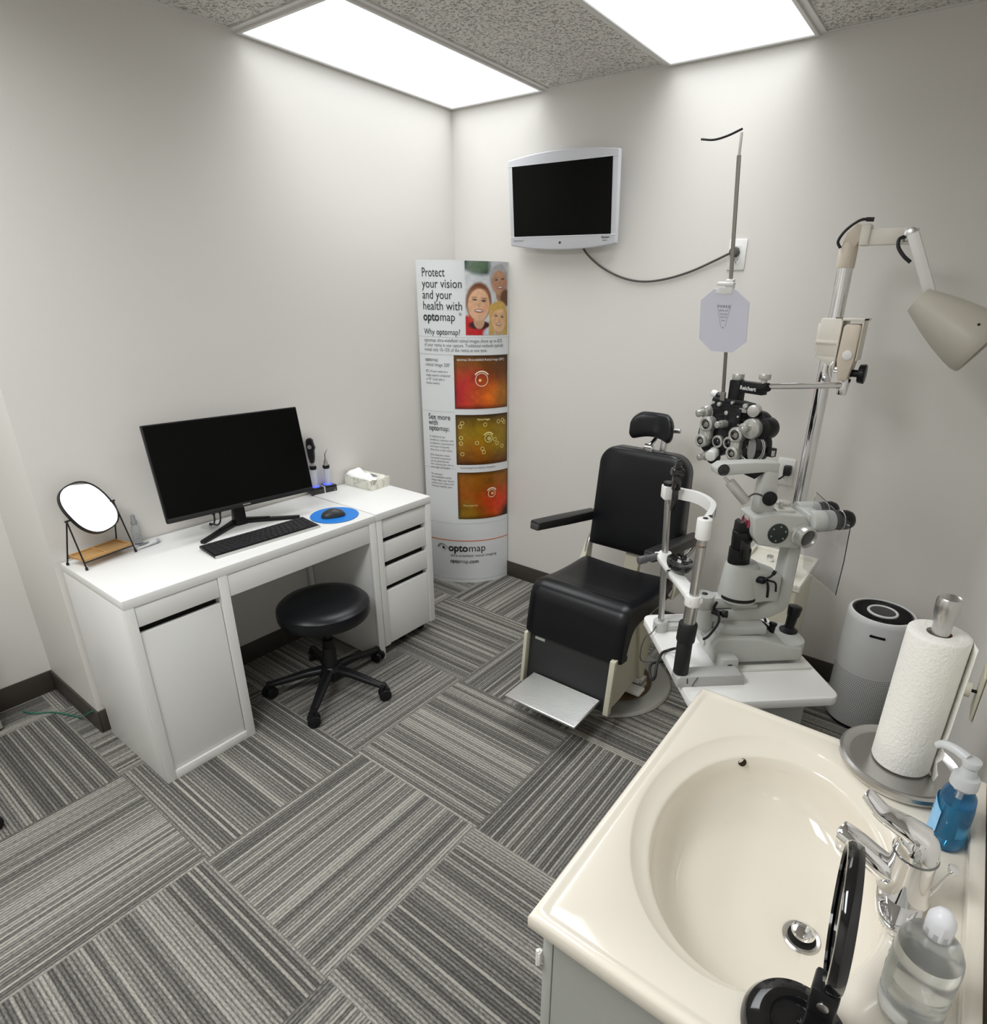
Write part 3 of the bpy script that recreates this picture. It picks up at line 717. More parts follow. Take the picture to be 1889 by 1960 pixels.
btext([[('opto', .02), ('map', 0)], 'retinal image 200°'], 8.8, 1.338, .026, .027, print_grey, 'caption', fit=[.85, SL(31.5)-SL(8.8)])
btext(['82% of your retina in a', 'single capture compared', 'to 45° (red) with a', 'fundus camera.'], 9, 1.278, .019, .0215, print_grey, 'body_text', fit=[SL(29)-SL(9), SL(31)-SL(9), SL(26)-SL(9), SL(22)-SL(9)])
btext(['See more', 'with'], 9.6, 1.018, .044, .0325, print_ink, 'headline', .006, fit=[SL(30)-SL(9.6), SL(18.5)-SL(9.6)])
btext([[('opto', .014), ('map:', 0)]], 9.8, .954, .043, .03, print_ink, 'headline', fit=[.78])
btext(['In addition to eye', 'conditions, diseases such', 'as diabetes, hypertension', 'and cancer frequently', 'show first in the retina.', '', 'Early detection means', 'successful treatments', 'can be administered', 'thus reducing the risk to', 'your sight and health.'][:5], 10, .913, .0165, .0195, print_grey, 'body_text', fit=[.10, .150, .152, .125, .142])
btext(['Early detection means', 'successful treatments', 'can be administered', 'thus reducing the risk to', 'your sight and health.'], 10, .805, .0165, .0185, print_grey, 'body_text', fit=[.125, .130, .118, .145, .125])
btext(['The optomap', 'ultra-widefield retinal', 'image helps your doctor', 'protect your vision and', 'maintain healthy eyes.'], 10, .690, .0165, .0185, print_grey, 'body_text', fit=[.075, .130, .150, .142, .135])
btext(['optomap Ultra-widefield Retinal Image (200°)'], 37, 1.345, .018, .02, print_white, 'picture_caption', 0, off=.0024, fit=[SL(82)-SL(37)])
btext(['Hemorrhages'], 54, 1.018, .018, .02, print_yellow, 'picture_caption', .01, off=.0024, fit=[.075])
btext(['Hemorrhages from diabetic retinopathy'], 38, .738, .015, .02, print_grey, 'picture_caption', off=.0024, fit=[.21])
btext(['Photoreceptor loss'], 40, .505, .018, .02, print_yellow, 'picture_caption', off=.0024, fit=[.085])
def circ(th, z, r, m, w=.0028, arc=False):
    b = BM(); s0 = s_of(th); t = BM(); n = 32; A = []
    for i in range(n):
        a = 2*PI*i/n; A.append((t.verts.new(ban(th_of(s0+(r-w)*math.cos(a)), z+(r-w)*math.sin(a), .0022)), t.verts.new(ban(th_of(s0+(r+w*.3)*math.cos(a)), z+(r+w*.3)*math.sin(a), .0022))))
    for i in range(n): t.faces.new((A[i][0], A[i][1], A[(i+1) % n][1], A[(i+1) % n][0]))
    if arc:
        A = []
        for i in range(17):
            a = math.radians(35+110*i/16); A.append((t.verts.new(ban(th_of(s0+(r+.006)*math.cos(a)), z+(r+.006)*math.sin(a), .0022)), t.verts.new(ban(th_of(s0+(r+.0125+.002*(i % 2))*math.cos(a)), z+(r+.0125+.002*(i % 2))*math.sin(a), .0022))))
        for i in range(16): t.faces.new((A[i][0], A[i][1], A[i+1][1], A[i+1][0]))
    return obj('marker_ring', t, m, bn, smooth=False)
circ(58.6, 1.243, .036, print_pink, arc=True); circ(64.8, .913, .024, print_yellow, arc=True); circ(67.9, .578, .024, print_pink, arc=True)
def dot(th, z, r, m):
    t = BM(); s0 = s_of(th); t.faces.new([t.verts.new(ban(th_of(s0+r*math.cos(a)), z+r*math.sin(a), .0021)) for a in [2*PI*i/24 for i in range(24)]]); obj('bright_spot', t, m, bn, smooth=False)
dot(57.0, 1.240, .008, mat('spot_yellow', (.95, .65, .2), .5)); dot(65.4, .911, .012, mat('spot_pale', (.55, .50, .22), .5)); dot(68.6, .578, .008, mat('spot_orange', (.9, .55, .25), .5))
for th, z in ((40.5, 1.003), (38.6, .983), (61.5, .993), (75.5, 1.005), (80.5, 1.010), (82.5, .998), (39.2, .918), (39.0, .886), (53.5, .889), (71.5, .903), (74, .880), (80, .858), (58.5, .854), (60, .833), (40, .824)): circ(th, z, .0108, print_yellow, .0022)
# the logo at the foot: an eye drawn in dark strokes and the wordmark
def stroke(pts, w, m, name):
    t = BM(); A = []
    P = spline([(p[0], p[1], 0) for p in pts], 8)
    for i, p in enumerate(P):
        d = (P[min(i+1, len(P)-1)]-P[max(i-1, 0)]).normalized(); nn = Vector((-d.y, d.x, 0)); ww = w(i/(len(P)-1)) if callable(w) else w
        A.append([t.verts.new(ban(th_of((p+nn*s*ww).x), (p+nn*s*ww).y, .0016)) for s in (-1, 1)])
    for a, b in zip(A[:-1], A[1:]): t.faces.new((a[0], a[1], b[1], b[0]))
    obj(name, t, m, bn, smooth=False)
l0 = SL(14.2); lz = .236
stroke([(l0-.002, lz-.006), (l0+.016, lz+.014), (l0+.040, lz+.014), (l0+.066, lz-.003)], lambda q: .0035*(1-q)+.0012, print_grey, 'eye_logo'); stroke([(l0+.066, lz-.003), (l0+.056, lz-.014), (l0+.040, lz-.019)], .0013, print_grey, 'eye_logo')
stroke([(l0+.004, lz-.010), (l0+.020, lz+.006), (l0+.036, lz+.007)], lambda q: .002, mat('logo_grey2', (.4, .4, .42), .5), 'eye_logo')
dot(th_of(l0+.038), lz-.006, .0085, print_ink)
btext([[('opto', .03), ('map', 0)]], 24.6, .211, .068, .05, print_ink, 'logo_wordmark', fit=[.93])
btext(['ultra-widefield retinal imaging'], 26, .176, .024, .02, print_grey, 'logo_tagline', .008, fit=[SL(73)-SL(26)])
btext([[('opto', .025), ('map', 0), ('.com', .02)]], 26, .134, .034, .02, print_ink, 'web_address', fit=[.93])

# ------------------------------------------------------------------ wall screen, cord and outlets
tv = thing('wall_screen', 'silver-framed eye chart screen with a curved top mounted on the back wall, switched off', 'screen', (.762, -.052, 2.104), world=False)
TV = Matrix.Rotation(math.radians(.5), 4, 'Y') @ Matrix.Rotation(math.radians(5.2), 4, 'X') @ Matrix.Translation((0, -.022, 0))
def tvoutline(k=0):
    o = []; hw = .307-k
    for i in range(25):
        x = hw-2*hw*i/24; o.append((x, .184-k+.024*(1-(x/.318)**2)))
    for i in range(25):
        x = -hw+2*hw*i/24; hw2 = x*.99; o.append((hw2, -.186+k-.023*(1-(x/.318)**2)))
    return o
b = BM(); prism(b, tvoutline(), -.024, .004, 'y', .007, TV, 3); obj('frame', b, tv_silver, tv)
b = BM(); prism(b, tvoutline(.05), .003, .035, 'y', .01, TV); obj('back_shell', b, tv_silver, tv)
obj('display_panel', box(BM(), -.277, .277, -.0256, -.020, -.146, .158, 0, TV), screen_m, tv, smooth=False)
b = BM(); box(b, -.300, .300, -.0252, -.0235, .1585, .1605, .0005, TV); box(b, -.298, .298, -.0256, -.0235, -.1505, -.1465, .0005, TV)
obj('bezel_line', b, mat('tv_line', (.78, .79, .82), .3), tv)
b = BM(); add_text(b, 'ClearChart 2', .0125, lambda x, y: TV @ Vector((-.284+x, -.0252, -.168+y))); obj('model_name', b, print_grey, tv, smooth=False)
b = BM(); add_text(b, 'Reichert', .0125, lambda x, y: TV @ Vector((.228+x, -.0252, -.163+y)), .02); add_text(b, 'medical', .009, lambda x, y: TV @ Vector((.231+x, -.0252, -.174+y)))
obj('maker_name', b, print_ink, tv, smooth=False)
b = BM(); cyl(b, TV @ Vector((-.002, -.022, -.177)), TV @ Vector((-.002, -.0258, -.177)), .0055, seg=20); obj('sensor', b, print_ink, tv)
b = BM(); box(b, -.06, .06, .008, .0495, -.06, .06, .004); obj('wall_mount', b, black_matte, tv)
b = BM(); tube(b, [(.84, -.035, 1.96), (.86, -.022, 1.895), (.92, -.014, 1.84), (1.0, -.010, 1.795), (1.10, -.010, 1.762), (1.20, -.010, 1.752), (1.31, -.010, 1.766), (1.42, -.010, 1.797), (1.52, -.012, 1.838), (1.585, -.016, 1.866), (1.603, -.022, 1.868)], .0048)
cyl(b, (1.598, -.034, 1.868), (1.598, -.0062, 1.868), .018, .021, seg=24, bev=.003)
b.transform(tv.matrix_basis.inverted()); co = obj('power_cord', b, cable_gr, tv); co['label'] = 'grey cord drooping along the wall to the outlet'
def outlet(name, label, M, gr, duplex=True, m=None):
    t = bpy.data.objects.new(name, None); COL.objects.link(t); t.matrix_world = M; t['label'] = label; t['category'] = 'outlet'
    obj('cover_plate', box(BM(), -.0375, .0375, -.006, 0, -.06, .06, .003), m or white_pl, t)
    if duplex:
        for z in (-.021, .021):
            b = BM(); prism(b, rrect(-.017, .017, z-.014, z+.014, .008), -.0075, -.005, 'y'); r = obj('receptacle', b, m or white_pl, t)
            b = BM(); box(b, -.0075, -.0055, -.0078, -.0074, z-.002, z+.006); box(b, .0055, .0075, -.0078, -.0074, z-.002, z+.006); cyl(b, (0, -.0074, z-.008), (0, -.0078, z-.008), .0025, seg=12); obj('slots', b, dark_gap, r)
        obj('screw', cyl(BM(), (0, -.006, 0), (0, -.0075, 0), .003, seg=12), steel, t)
    return t
outlet('wall_outlet', 'white wall outlet high on the back wall with the screen cord plugged in', Matrix.Translation((1.607, 0, 1.858)), None)
b = BM()
o2 = outlet('wall_outlet', 'white wall outlet on the back wall behind the chrome pole with a black plug', Matrix.Translation((1.955, 0, .968)), None)
b = BM(); box(b, 1.952, 1.984, -.040, -.008, .958, 1.002, .006); tube(b, [(1.965, -.03, .965), (1.945, -.035, .942), (1.92, -.03, .925), (1.90, -.02, .86), (1.90, -.02, .70)], .004)
tag(obj('power_plug', b, cable_m), 'black plug in the lower back-wall outlet beside the chrome pole', 'plug')
wr = lambda y: 2.707-.0157*y
t = outlet('dimmer_switch', 'ivory wall plate with a round knob on the right wall above the paper towel', Matrix.Translation((wr(-1.23), -1.23, .835)) @ rotz(-PI/2-.0157), None, False, cream)
t['category'] = 'dimmer switch'
b = BM(); cyl(b, (0, -.006, .0), (0, -.022, .0), .004, seg=16); obj('shaft', b, black_pl, t)
obj('knob', alathe(BM(), (0, -.018, 0), (0, -.042, 0), [(.0175, 0), (.018, .004), (.0165, .022), (.014, .024), (0, .024)]), cream, t)

# ------------------------------------------------------------------ air purifier
ap = thing('air_purifier', 'white cylindrical air purifier with a black top on the floor by the back wall', 'air purifier', (2.464, -.205, 0), world=False)
R = .126
obj('shell', lathe(BM(), [(R-.004, .018), (R, .024), (R, .495), (R-.002, .508), (R-.007, .516), (R-.014, .518), (R-.016, .512)], 96, cap=False), purifier_material(), ap)
obj('base_foot', lathe(BM(), [(R-.012, 0), (R-.010, .004), (R-.010, .020), (0, .020)], 64), black_pl, ap)
b = lathe(BM(), [(0, .506), (R-.016, .506), (R-.016, .514), (R-.022, .516), (R-.026, .510), (.055, .504), (.052, .512), (0, .512)][1:], 64); obj('top_grille', b, black_pl, ap)
b = BM()
for k in range(72):
    a = 2*PI*k/72; box(b, .056, R-.024, -.0008, .0008, .506, .5135, 0, rotz(a))
obj('grille_vanes', b, black_gloss, ap, smooth=False)
obj('control_ring', ring(BM(), (0, 0, .5145), (0, 0, 1), .052, .0055), mat('ring_white', (.75, .76, .78), .25), ap)
obj('control_panel', lathe(BM(), [(.047, .512), (.047, .516), (.03, .517), (0, .517)], 48), mat('panel_black', (.03, .03, .032), .25), ap)
b = BM(); prism(b, rrect(-.028, .028, .452, .462, .0048), -R-.0012, -R+.006, 'y'); b.transform(rotz(math.radians(4))); obj('display_slot', b, black_gloss, ap)

# ------------------------------------------------------------------ rolling stool
st = thing('rolling_stool', 'round black padded stool on a five-star caster base pushed under the desk', 'stool', (.490, -1.443, 0), world=False)
obj('seat', lathe(BM(), [(0, .368), (.165, .368), (.186, .373), (.194, .386), (.196, .411), (.193, .430), (.180, .443), (.14, .451), (.07, .454), (0, .454)], 72), leather, st)
obj('seat_plate', lathe(BM(), [(.06, .351), (.10, .356), (.10, .369), (0, .369)], 32), black_matte, st)
obj('gas_lift', lathe(BM(), [(.025, .12), (.025, .25), (.0255, .255), (.014, .256), (.014, .356)], 32), black_pl, st)
obj('lift_sleeve', lathe(BM(), [(.03, .09), (.03, .20), (.027, .21), (.027, .215)], 32), black_matte, st)
obj('lever', box(BM(), .01, .13, -.006, .006, .341, .350, .003, rotz(2.2)), silver_pl, st)
obj('hub', lathe(BM(), [(.052, .062), (.056, .07), (.052, .105), (.036, .122), (0, .122)], 40), black_pl, st)
for k in range(5):
    a = math.radians(18+72*k)
    M = rotz(a); b = BM(); tube(b, [(.03, 0, .098), (.10, 0, .094), (.19, 0, .078), (.272, 0, .064)], lambda s: .026-.010*s, seg=16, up=(0, 0, 1), flat=.8); b.transform(M)
    lg = obj('leg', b, black_pl, st)
    b = BM(); cyl(b, (.265, 0, .055), (.265, 0, .078), .014, seg=20, bev=.002); b.transform(M); obj('socket', b, black_pl, lg)
    b = BM(); rot = rotz(a) @ Matrix.Translation((.268, 0, .027)) @ rotz(.7+k*1.1)
    for s in (-1, 1): cyl(b, (0, s*.006, 0), (0, s*.024, 0), .027, seg=28, bev=.004)
    cyl(b, (0, -.006, 0), (0, .006, 0), .02, seg=20); box(b, -.018, .02, -.012, .012, .010, .034, .006)
    b.transform(rot); obj('caster', b, black_pl, lg)
# ------------------------------------------------------------------ examination chair
ec = thing('exam_chair', 'black leather examination chair with cream frame, footrest and round steel base', 'chair', (1.44, -.62, 0))
def P2(bm, poly, x0, x1, bev=0, seg=3): return prism(bm, poly, x0, x1, 'x', bev, None, seg)
b = lathe(BM(), [(.302, 0), (.303, .006), (.298, .012), (.285, .016), (.20, .019), (0, .020)], 96, Matrix.Translation((1.454, -.615, 0)))
obj('base_disc', b, mat('base_disc_grey', (.42, .42, .40), .32, .6, noise=(9, .15)), ec)
b = lathe(BM(), [(.17, .019), (.172, .024), (.165, .030), (.14, .034), (0, .034)], 64, Matrix.Translation((1.50, -.62, 0)))
obj('base_flange', b, brown_dirt, ec)
b = BM(); lathe(b, [(.105, .03), (.10, .06), (.085, .12), (.075, .20), (.075, .42)], 48, Matrix.Translation((1.50, -.60, 0)))
box(b, 1.40, 1.60, -.76, -.44, .40, .47, .02)
obj('column', b, cream, ec)
b = BM(); box(b, 1.56, 1.66, -.70, -.60, .032, .058, .012); box(b, 1.60, 1.655, -.66, -.60, .055, .085, .01); cyl(b, (1.60, -.63, .08), (1.615, -.60, .125), .007)
pd = obj('pedal_unit', b, steel, ec); b = BM(); box(b, 1.60, 1.675, -.73, -.665, .050, .066, .006); box(b, 1.59, 1.64, -.665, -.62, .066, .088, .006); obj('pedal', b, white_pl, pd)
# seat: cushion with a waterfall front, profile in (y, z)
def seat_profile():
    out = []
    top = [(-.47, .525), (-.60, .526), (-.72, .534), (-.80, .546), (-.850, .550)]
    front = [(-.890, .535), (-.914, .500), (-.926, .45), (-.938, .39), (-.947, .325)]
    inner = [(-.90, .318), (-.875, .38), (-.845, .43), (-.80, .450), (-.70, .45), (-.47, .45)]
    return [(p.x, p.y) for p in spline([(a, c, 0) for a, c in top+front], 4)]+[(p.x, p.y) for p in spline([(a, c, 0) for a, c in inner], 4)]
b = BM(); t = BM(); prof = seat_profile(); xs = np.linspace(1.205, 1.672, 20); rings = []
for x in xs:
    e = min(x-1.205, 1.672-x)/.03; k = math.sqrt(max(0, 1-(1-min(e, 1))**2)) if e < 1 else 1
    cyp = [(y, z) for y, z in prof]; my, mz = -.80, .46
    ring_ = []
    for y, z in prof:
        dip = -.010*math.sin(PI*(x-1.205)/.467)*(1 if z > .5 and y > -.82 else 0)
        s_ = 1-.012*(1-k)/.07*1
        yy, zz = (y, z+dip)
        # pull the skin inwards at the two sides for a rounded edge
        ins = .016*(1-k)
        ny = 0; nz = 0
        if z > .51: nz = -1
        elif y < -.89 and z < .51: ny = 1
        if z > .51 and y < -.86: ny, nz = .7, -.7
        ring_.append(t.verts.new((x, yy+ny*ins, zz+nz*ins)))
    rings.append(ring_)
for A, B_ in zip(rings[:-1], rings[1:]):
    for k in range(len(A)): t.faces.new((A[k], A[(k+1) % len(A)], B_[(k+1) % len(A)], B_[k]))
t.faces.new(rings[0][::-1]); t.faces.new(rings[-1]); _merge(b, t)
obj('seat_cushion', b, leather, ec, angle=50)
b = BM(); box(b, 1.215, 1.66, -.80, -.42, .425, .452, .006); P2(b, [(-.44, .45), (-.40, .45), (-.36, .62), (-.385, .62)], 1.40, 1.475, .004)
P2(b, [(-.50, .44), (-.40, .44), (-.385, .58), (-.41, .585)], 1.185, 1.213, .004); P2(b, [(-.50, .44), (-.40, .44), (-.385, .58), (-.41, .585)], 1.662, 1.690, .004)
obj('frame', b, cream, ec)
# backrest: a cushion with rounded shoulders
def cushion(w0, w1, h, rb, rt, d, n=10):
    pts = []
    def arc(cx, cy, r, a0): return [(cx+r*math.cos(math.radians(a0+9*k)), cy+r*math.sin(math.radians(a0+9*k))) for k in range(11)]
    pts += arc(w1-rt, h-rt, rt, 0)+arc(-w1+rt, h-rt, rt, 90)+arc(-w0+rb, rb, rb, 180)+arc(w0-rb, rb, rb, 270)
    t = BM(); cxy = (0, h/2); L_ = []
    prof = [(0.97, d*.5), (1, d*.42), (1, -d*.30), (.985, -d*.44), (.95, -d*.50), (.80, -d*.56), (.45, -d*.60)]
    for s, yy in prof: L_.append([t.verts.new((x*(1-(1-s)), yy, cxy[1]+(z-cxy[1])*(1-(1-s)*.8))) for x, z in pts])
    m = len(pts)
    for A, B_ in zip(L_[:-1], L_[1:]):
        for i in range(m): t.faces.new((A[i], A[(i+1) % m], B_[(i+1) % m], B_[i]))
    t.faces.new(L_[0][::-1]); t.faces.new(L_[-1]); return t
MB_ = Matrix.Translation((1.443, -.402, .575)) @ Matrix.Rotation(math.radians(-4.5), 4, 'X')
b = BM(); _merge(b, cushion(.226, .212, .482, .012, .085, .085), MB_); obj('backrest', b, leather, ec, angle=50)
b = BM(); t = BM(); prism(t, rrect(-.19, .19, .03, .44, .04), .042, .052, 'y', .003); _merge(b, t, MB_); obj('back_panel', b, cream, ec)
# headrest: bow-shaped pad
t = BM(); rows = []
for i in range(33):
    u = -1+2*i/32; x = .104*u; yc = -.030*u*u
    top = .072-.024*u*u*u*u-.014*max(0, abs(u)-.55)/.45; bot = -.036-.030*u*u+.016*max(0, abs(u)-.8)/.2
    e = math.sqrt(max(0, 1-abs(u)**10)); rows.append([t.verts.new((x, yc+.026*e*math.copysign(abs(math.cos(a))**.55, math.cos(a))*1-.004, (top+bot)/2+(top-bot)/2*max(e, .25)*math.copysign(abs(math.sin(a))**.6, math.sin(a)))) for a in [2*PI*k/28 for k in range(28)]])
for A, B_ in zip(rows[:-1], rows[1:]):
    for k in range(28): t.faces.new((A[k], A[(k+1) % 28], B_[(k+1) % 28], B_[k]))
t.faces.new(rows[0][::-1]); t.faces.new(rows[-1])
b = BM(); _merge(b, t, Matrix.Translation((1.445, -.315, 1.142)) @ Matrix.Rotation(math.radians(-6), 4, 'X'))
hr = obj('headrest', b, leather, ec, angle=50)
b = BM(); box(b, 1.425, 1.470, -.375, -.345, 1.045, 1.075, .006); tube(b, [(1.447, -.36, 1.02), (1.447, -.36, 1.07), (1.452, -.335, 1.085), (1.452, -.30, 1.10)], .010); cyl(b, (1.43, -.362, 1.068), (1.465, -.362, 1.068), .014, seg=20)
obj('headrest_mount', b, chrome, ec)
b = BM(); P2(b, [(-.31, 1.04), (-.285, 1.04), (-.262, 1.15), (-.285, 1.16)], 1.475, 1.500, .004); cyl(b, (1.50, -.28, 1.135), (1.552, -.275, 1.14), .011, seg=16)
obj('headrest_lever', b, alu, ec)
# arms
for s, p0, p1, lab in ((-1, (1.135, -.785, .752), (1.192, -.36, .708), 0), (1, (1.672, -.765, .742), (1.700, -.315, .690), 1)):
    p0, p1 = Vector(p0), Vector(p1); d = (p1-p0); L_ = d.length; M, _ = axis_mat(p0, p1)
    X = d.normalized(); Z = Vector((0, 0, 1)); Z = (Z-X*Z.dot(X)).normalized(); Y = Z.cross(X); M = Matrix(((X.x, Y.x, Z.x, p0.x), (X.y, Y.y, Z.y, p0.y), (X.z, Y.z, Z.z, p0.z), (0, 0, 0, 1)))
    b = BM(); t = BM(); poly = [(0, -.026), (.012, -.030), (L_*.45, -.032), (L_, -.026), (L_, .026), (L_*.45, .032), (.012, .030), (0, .026)]
    prism(t, poly, -.022, .016, 'z', .008); 
    for v in t.verts: v.co.z -= .010*max(0, v.co.x/L_-.1) if v.co.z < 0 else 0
    _merge(b, t, M); arm = obj('armrest', b, mat('worn_black_pad', (.016, .016, .016), .42, noise=(30, .4)), ec)
    b = BM(); t = BM(); box(t, -.003, .05, -.024, .024, -.024, .006, .006); _merge(b, t, M); obj('worn_tip', b, mat('worn_tip', (.06, .058, .055), .5), arm)
    b = BM(); bx = 1.205 if s < 0 else 1.672
    tube(b, [p1+Vector((0, .0, -.005)), p1+Vector((.012*-s, .01, -.06)), (bx, p1.y-.05, .585), (bx, p1.y-.09, .50), (bx, -.52, .46)], .011); cyl(b, p1+Vector((-.02, 0, -.004)), p1+Vector((.025, 0, -.004)), .016, seg=20)
    obj('arm_bracket', b, steel, ec)
# leg panel, side plates and footrest
b = BM(); P2(b, [(-.925, .32), (-.915, .32), (-.945, .085), (-.955, .085)], 1.220, 1.632, .002); obj('leg_panel', b, mat('leg_panel_black', (.030, .032, .032), .45), ec)
b = BM(); box(b, 1.256, 1.306, -.9345, -.924, .294, .306, .002); obj('name_plate', b, silver_pl, ec)
b = BM(); P2(b, [(-.957, .325), (-.925, .325), (-.952, .085), (-.984, .085)], 1.213, 1.229, .003); obj('side_plate', b, cream, ec)
b = BM(); P2(b, [(-.955, .330), (-.80, .42), (-.60, .40), (-.585, .25), (-.63, .17), (-.70, .13), (-.86, .105), (-.978, .105)], 1.632, 1.645, .003); P2(b, [(-.962, .345), (-.935, .345), (-.965, .105), (-.995, .105)], 1.636, 1.660, .003)
P2(b, [(-.76, .42), (-.66, .42), (-.64, .24), (-.66, .12), (-.70, .12)], 1.63, 1.66, .004)
obj('side_plate', b, cream, ec)
b = BM(); box(b, 1.268, 1.606, -1.165, -.955, .128, .138, .002)
for k in range(26): y = -1.158+.0078*k; box(b, 1.272, 1.602, y, y+.0045, .1375, .1400, .0006, seg=1)
obj('footrest', b, alu, ec)
b = BM(); box(b, 1.30, 1.33, -.97, -.93, .105, .13, .003); box(b, 1.55, 1.58, -.97, -.93, .105, .13, .003); obj('footrest_bracket', b, steel, ec)

# ------------------------------------------------------------------ instrument stand: box, chrome pole, lamp and phoropter arm
isd = thing('exam_stand', 'cream instrument stand with tall chrome pole and reading lamp beside the exam chair', 'instrument stand', (2.05, -.35, 0))
BZ = .665
b = BM(); box(b, 1.935, 2.182, -.515, -.20, .02, BZ-.022, .006); obj('cabinet', b, cream, isd)
tray = BM(); box(tray, 1.925, 2.192, -.525, -.19, BZ-.022, BZ-.012, .003)
for (x0, x1, y0, y1) in ((1.925, 1.937, -.525, -.19), (2.180, 2.192, -.525, -.19), (1.937, 2.180, -.525, -.513), (1.937, 2.180, -.202, -.19)): box(tray, x0, x1, y0, y1, BZ-.016, BZ+.006, .003)
obj('tray_top', tray, mat('tray_cream', (.78, .76, .68), .3), isd)
b = BM(); cyl(b, (2.02, -.30, BZ-.012), (2.02, -.30, BZ+.012), .014, seg=24, bev=.002); obj('knob', b, chrome, isd)
b = BM(); box(b, 1.95, 2.17, -.50, -.21, 0, .02); obj('plinth', b, dark_gap, isd)
PX, PY = 2.108, -.40
b = BM(); cyl(b, (PX, PY, BZ-.012), (PX, PY, 1.80), .0255, seg=40); obj('pole', b, chrome, isd)
b = BM(); lathe(b, [(.027, 1.785), (.0285, 1.79), (.0285, 1.848), (.024, 1.862)], 32, Matrix.Translation((PX, PY, 0)))
prism(b, [(PX-.022, 1.845), (PX+.020, 1.845), (PX+.036, 1.875), (PX+.034, 1.912), (PX+.012, 1.918), (PX-.012, 1.89)], PY-.022, PY+.022, 'y', .004)
sl = obj('pole_sleeve', b, beige, isd)
b = BM(); box(b, PX+.030, PX+.058, PY-.026, PY+.022, 1.852, 1.915, .004); box(b, PX+.05, PX+.19, PY-.018, PY+.016, 1.853, 1.900, .003)
obj('lamp_arm', b, beige_lt, isd)
JX, JZ = 2.290, 1.877
b = BM(); cyl(b, (JX-.006, PY-.04, JZ+.006), (JX-.006, PY+.02, JZ+.006), .016, seg=20, bev=.002); box(b, JX-.03, JX+.006, PY-.022, PY+.012, JZ-.018, JZ+.02, .004); obj('joint', b, steel, isd)
M = Matrix.Translation((JX, PY-.03, JZ)) @ Matrix.Rotation(math.radians(26), 4, 'Y').inverted()
b = BM(); box(b, -.016, .016, -.016, .016, -.20, .004, .002, M); obj('lamp_arm_lower', b, mat('arm_white', (.78, .77, .74), .35), isd)
# shade: flared bell from the small open end to the wide mouth
A = Vector((2.346, PY-.045, 1.690)); Bq = Vector((2.562, PY-.065, 1.546)); L_ = (Bq-A).length
prof = [(.038, 0), (.0405, .0), (.050, .03), (.064, .075), (.078, .13), (.088, .185), (.091, .215), (.089, .232), (.085, .238), (.083, .232), (.085, .215), (.082, .185), (.072, .13), (.058, .075), (.044, .03), (.037, .002), (.038, 0)]
b = BM(); alathe(b, A, Bq, prof, 64).__class__; sh = obj('lamp_shade', b, lampshade_m, isd)
b = BM(); M_, _ = axis_mat(A, Bq); lathe(b, [(.036, .006), (.036, .014), (0, .014)], 32, M_); obj('socket_plate', b, black_matte, sh)
b = BM(); lathe(b, [(.018, .02), (.022, .05), (.022, .09), (.034, .12), (.040, .15), (.030, .18), (0, .19)], 32, M_); obj('bulb', b, white_pl, sh)
b = BM(); c0 = M_ @ Vector((-.0862*math.cos(.9), -.0862*math.sin(.9)*1, .185)); obj('rivet', cyl(b, c0-Vector((0, .004, 0)), c0+Vector((0, .004, 0)), .004, seg=10), black_pl, sh)
b = BM(); tube(b, [(PX-.020, PY-.03, 1.845), (PX-.030, PY-.034, 1.866), (PX-.012, PY-.036, 1.898), (PX+.022, PY-.034, 1.924), (PX+.052, PY-.028, 1.928)], .0045); cyl(b, (PX+.040, PY-.028, 1.927), (PX+.062, PY-.026, 1.926), .0065, seg=12)
obj('lamp_wire', b, cable_m, isd)
b = BM(); tube(b, [(JX-.025, PY-.03, JZ-.004), (JX-.036, PY-.04, JZ-.012), (JX-.032, PY-.046, JZ-.035), (JX-.012, PY-.05, JZ-.060), (JX+.010, PY-.05, JZ-.078)], .0055); obj('lamp_wire', b, cable_m, isd)
# bracket clamp for the phoropter arm
b = BM(); box(b, PX-.036, PX+.042, PY-.04, PY+.040, 1.500, 1.628, .004); box(b, PX-.044, PX-.03, PY-.03, PY+.03, 1.52, 1.61, .003); prism(b, [(PX-.036, 1.505), (PX+.042, 1.505), (PX+.042, 1.48), (PX+.02, 1.47)], PY-.04, PY+.02, 'y', .002); box(b, PX-.040, PX+.045, PY-.044, PY+.03, 1.545, 1.556, .002)
obj('clamp', b, beige_lt, isd)
b = BM(); box(b, PX+.040, PX+.046, PY-.115, PY+.03, 1.47, 1.632, .002); box(b, PX+.104, PX+.109, PY-.112, PY-.02, 1.50, 1.632, .002); box(b, PX+.04, PX+.109, PY-.115, PY+.03, 1.624, 1.632, .002)
obj('yoke', b, beige_lt, isd)
b = BM(); prism(b, [(PX+.052, 1.607), (PX+.060, 1.614), (PX+.098, 1.614), (PX+.104, 1.607), (PX+.102, 1.50), (PX+.092, 1.435), (PX+.064, 1.435), (PX+.050, 1.50)], PY-.12, PY-.03, 'y', .005)
tb_ = obj('tilt_block', b, beige, isd)
b = BM(); cyl(b, (PX+.080, PY-.119, 1.518), (PX+.080, PY-.124, 1.518), .015, seg=28, bev=.001); obj('cover_disc', b, white_pl, tb_)
b = BM(); cyl(b, (PX+.094, PY-.075, 1.458), (PX+.124, PY-.075, 1.458), .012, seg=20); cyl(b, (PX+.118, PY-.075, 1.458), (PX+.140, PY-.075, 1.458), .030, .032, seg=10, bev=.003); obj('clamp_knob', b, black_pl, isd)
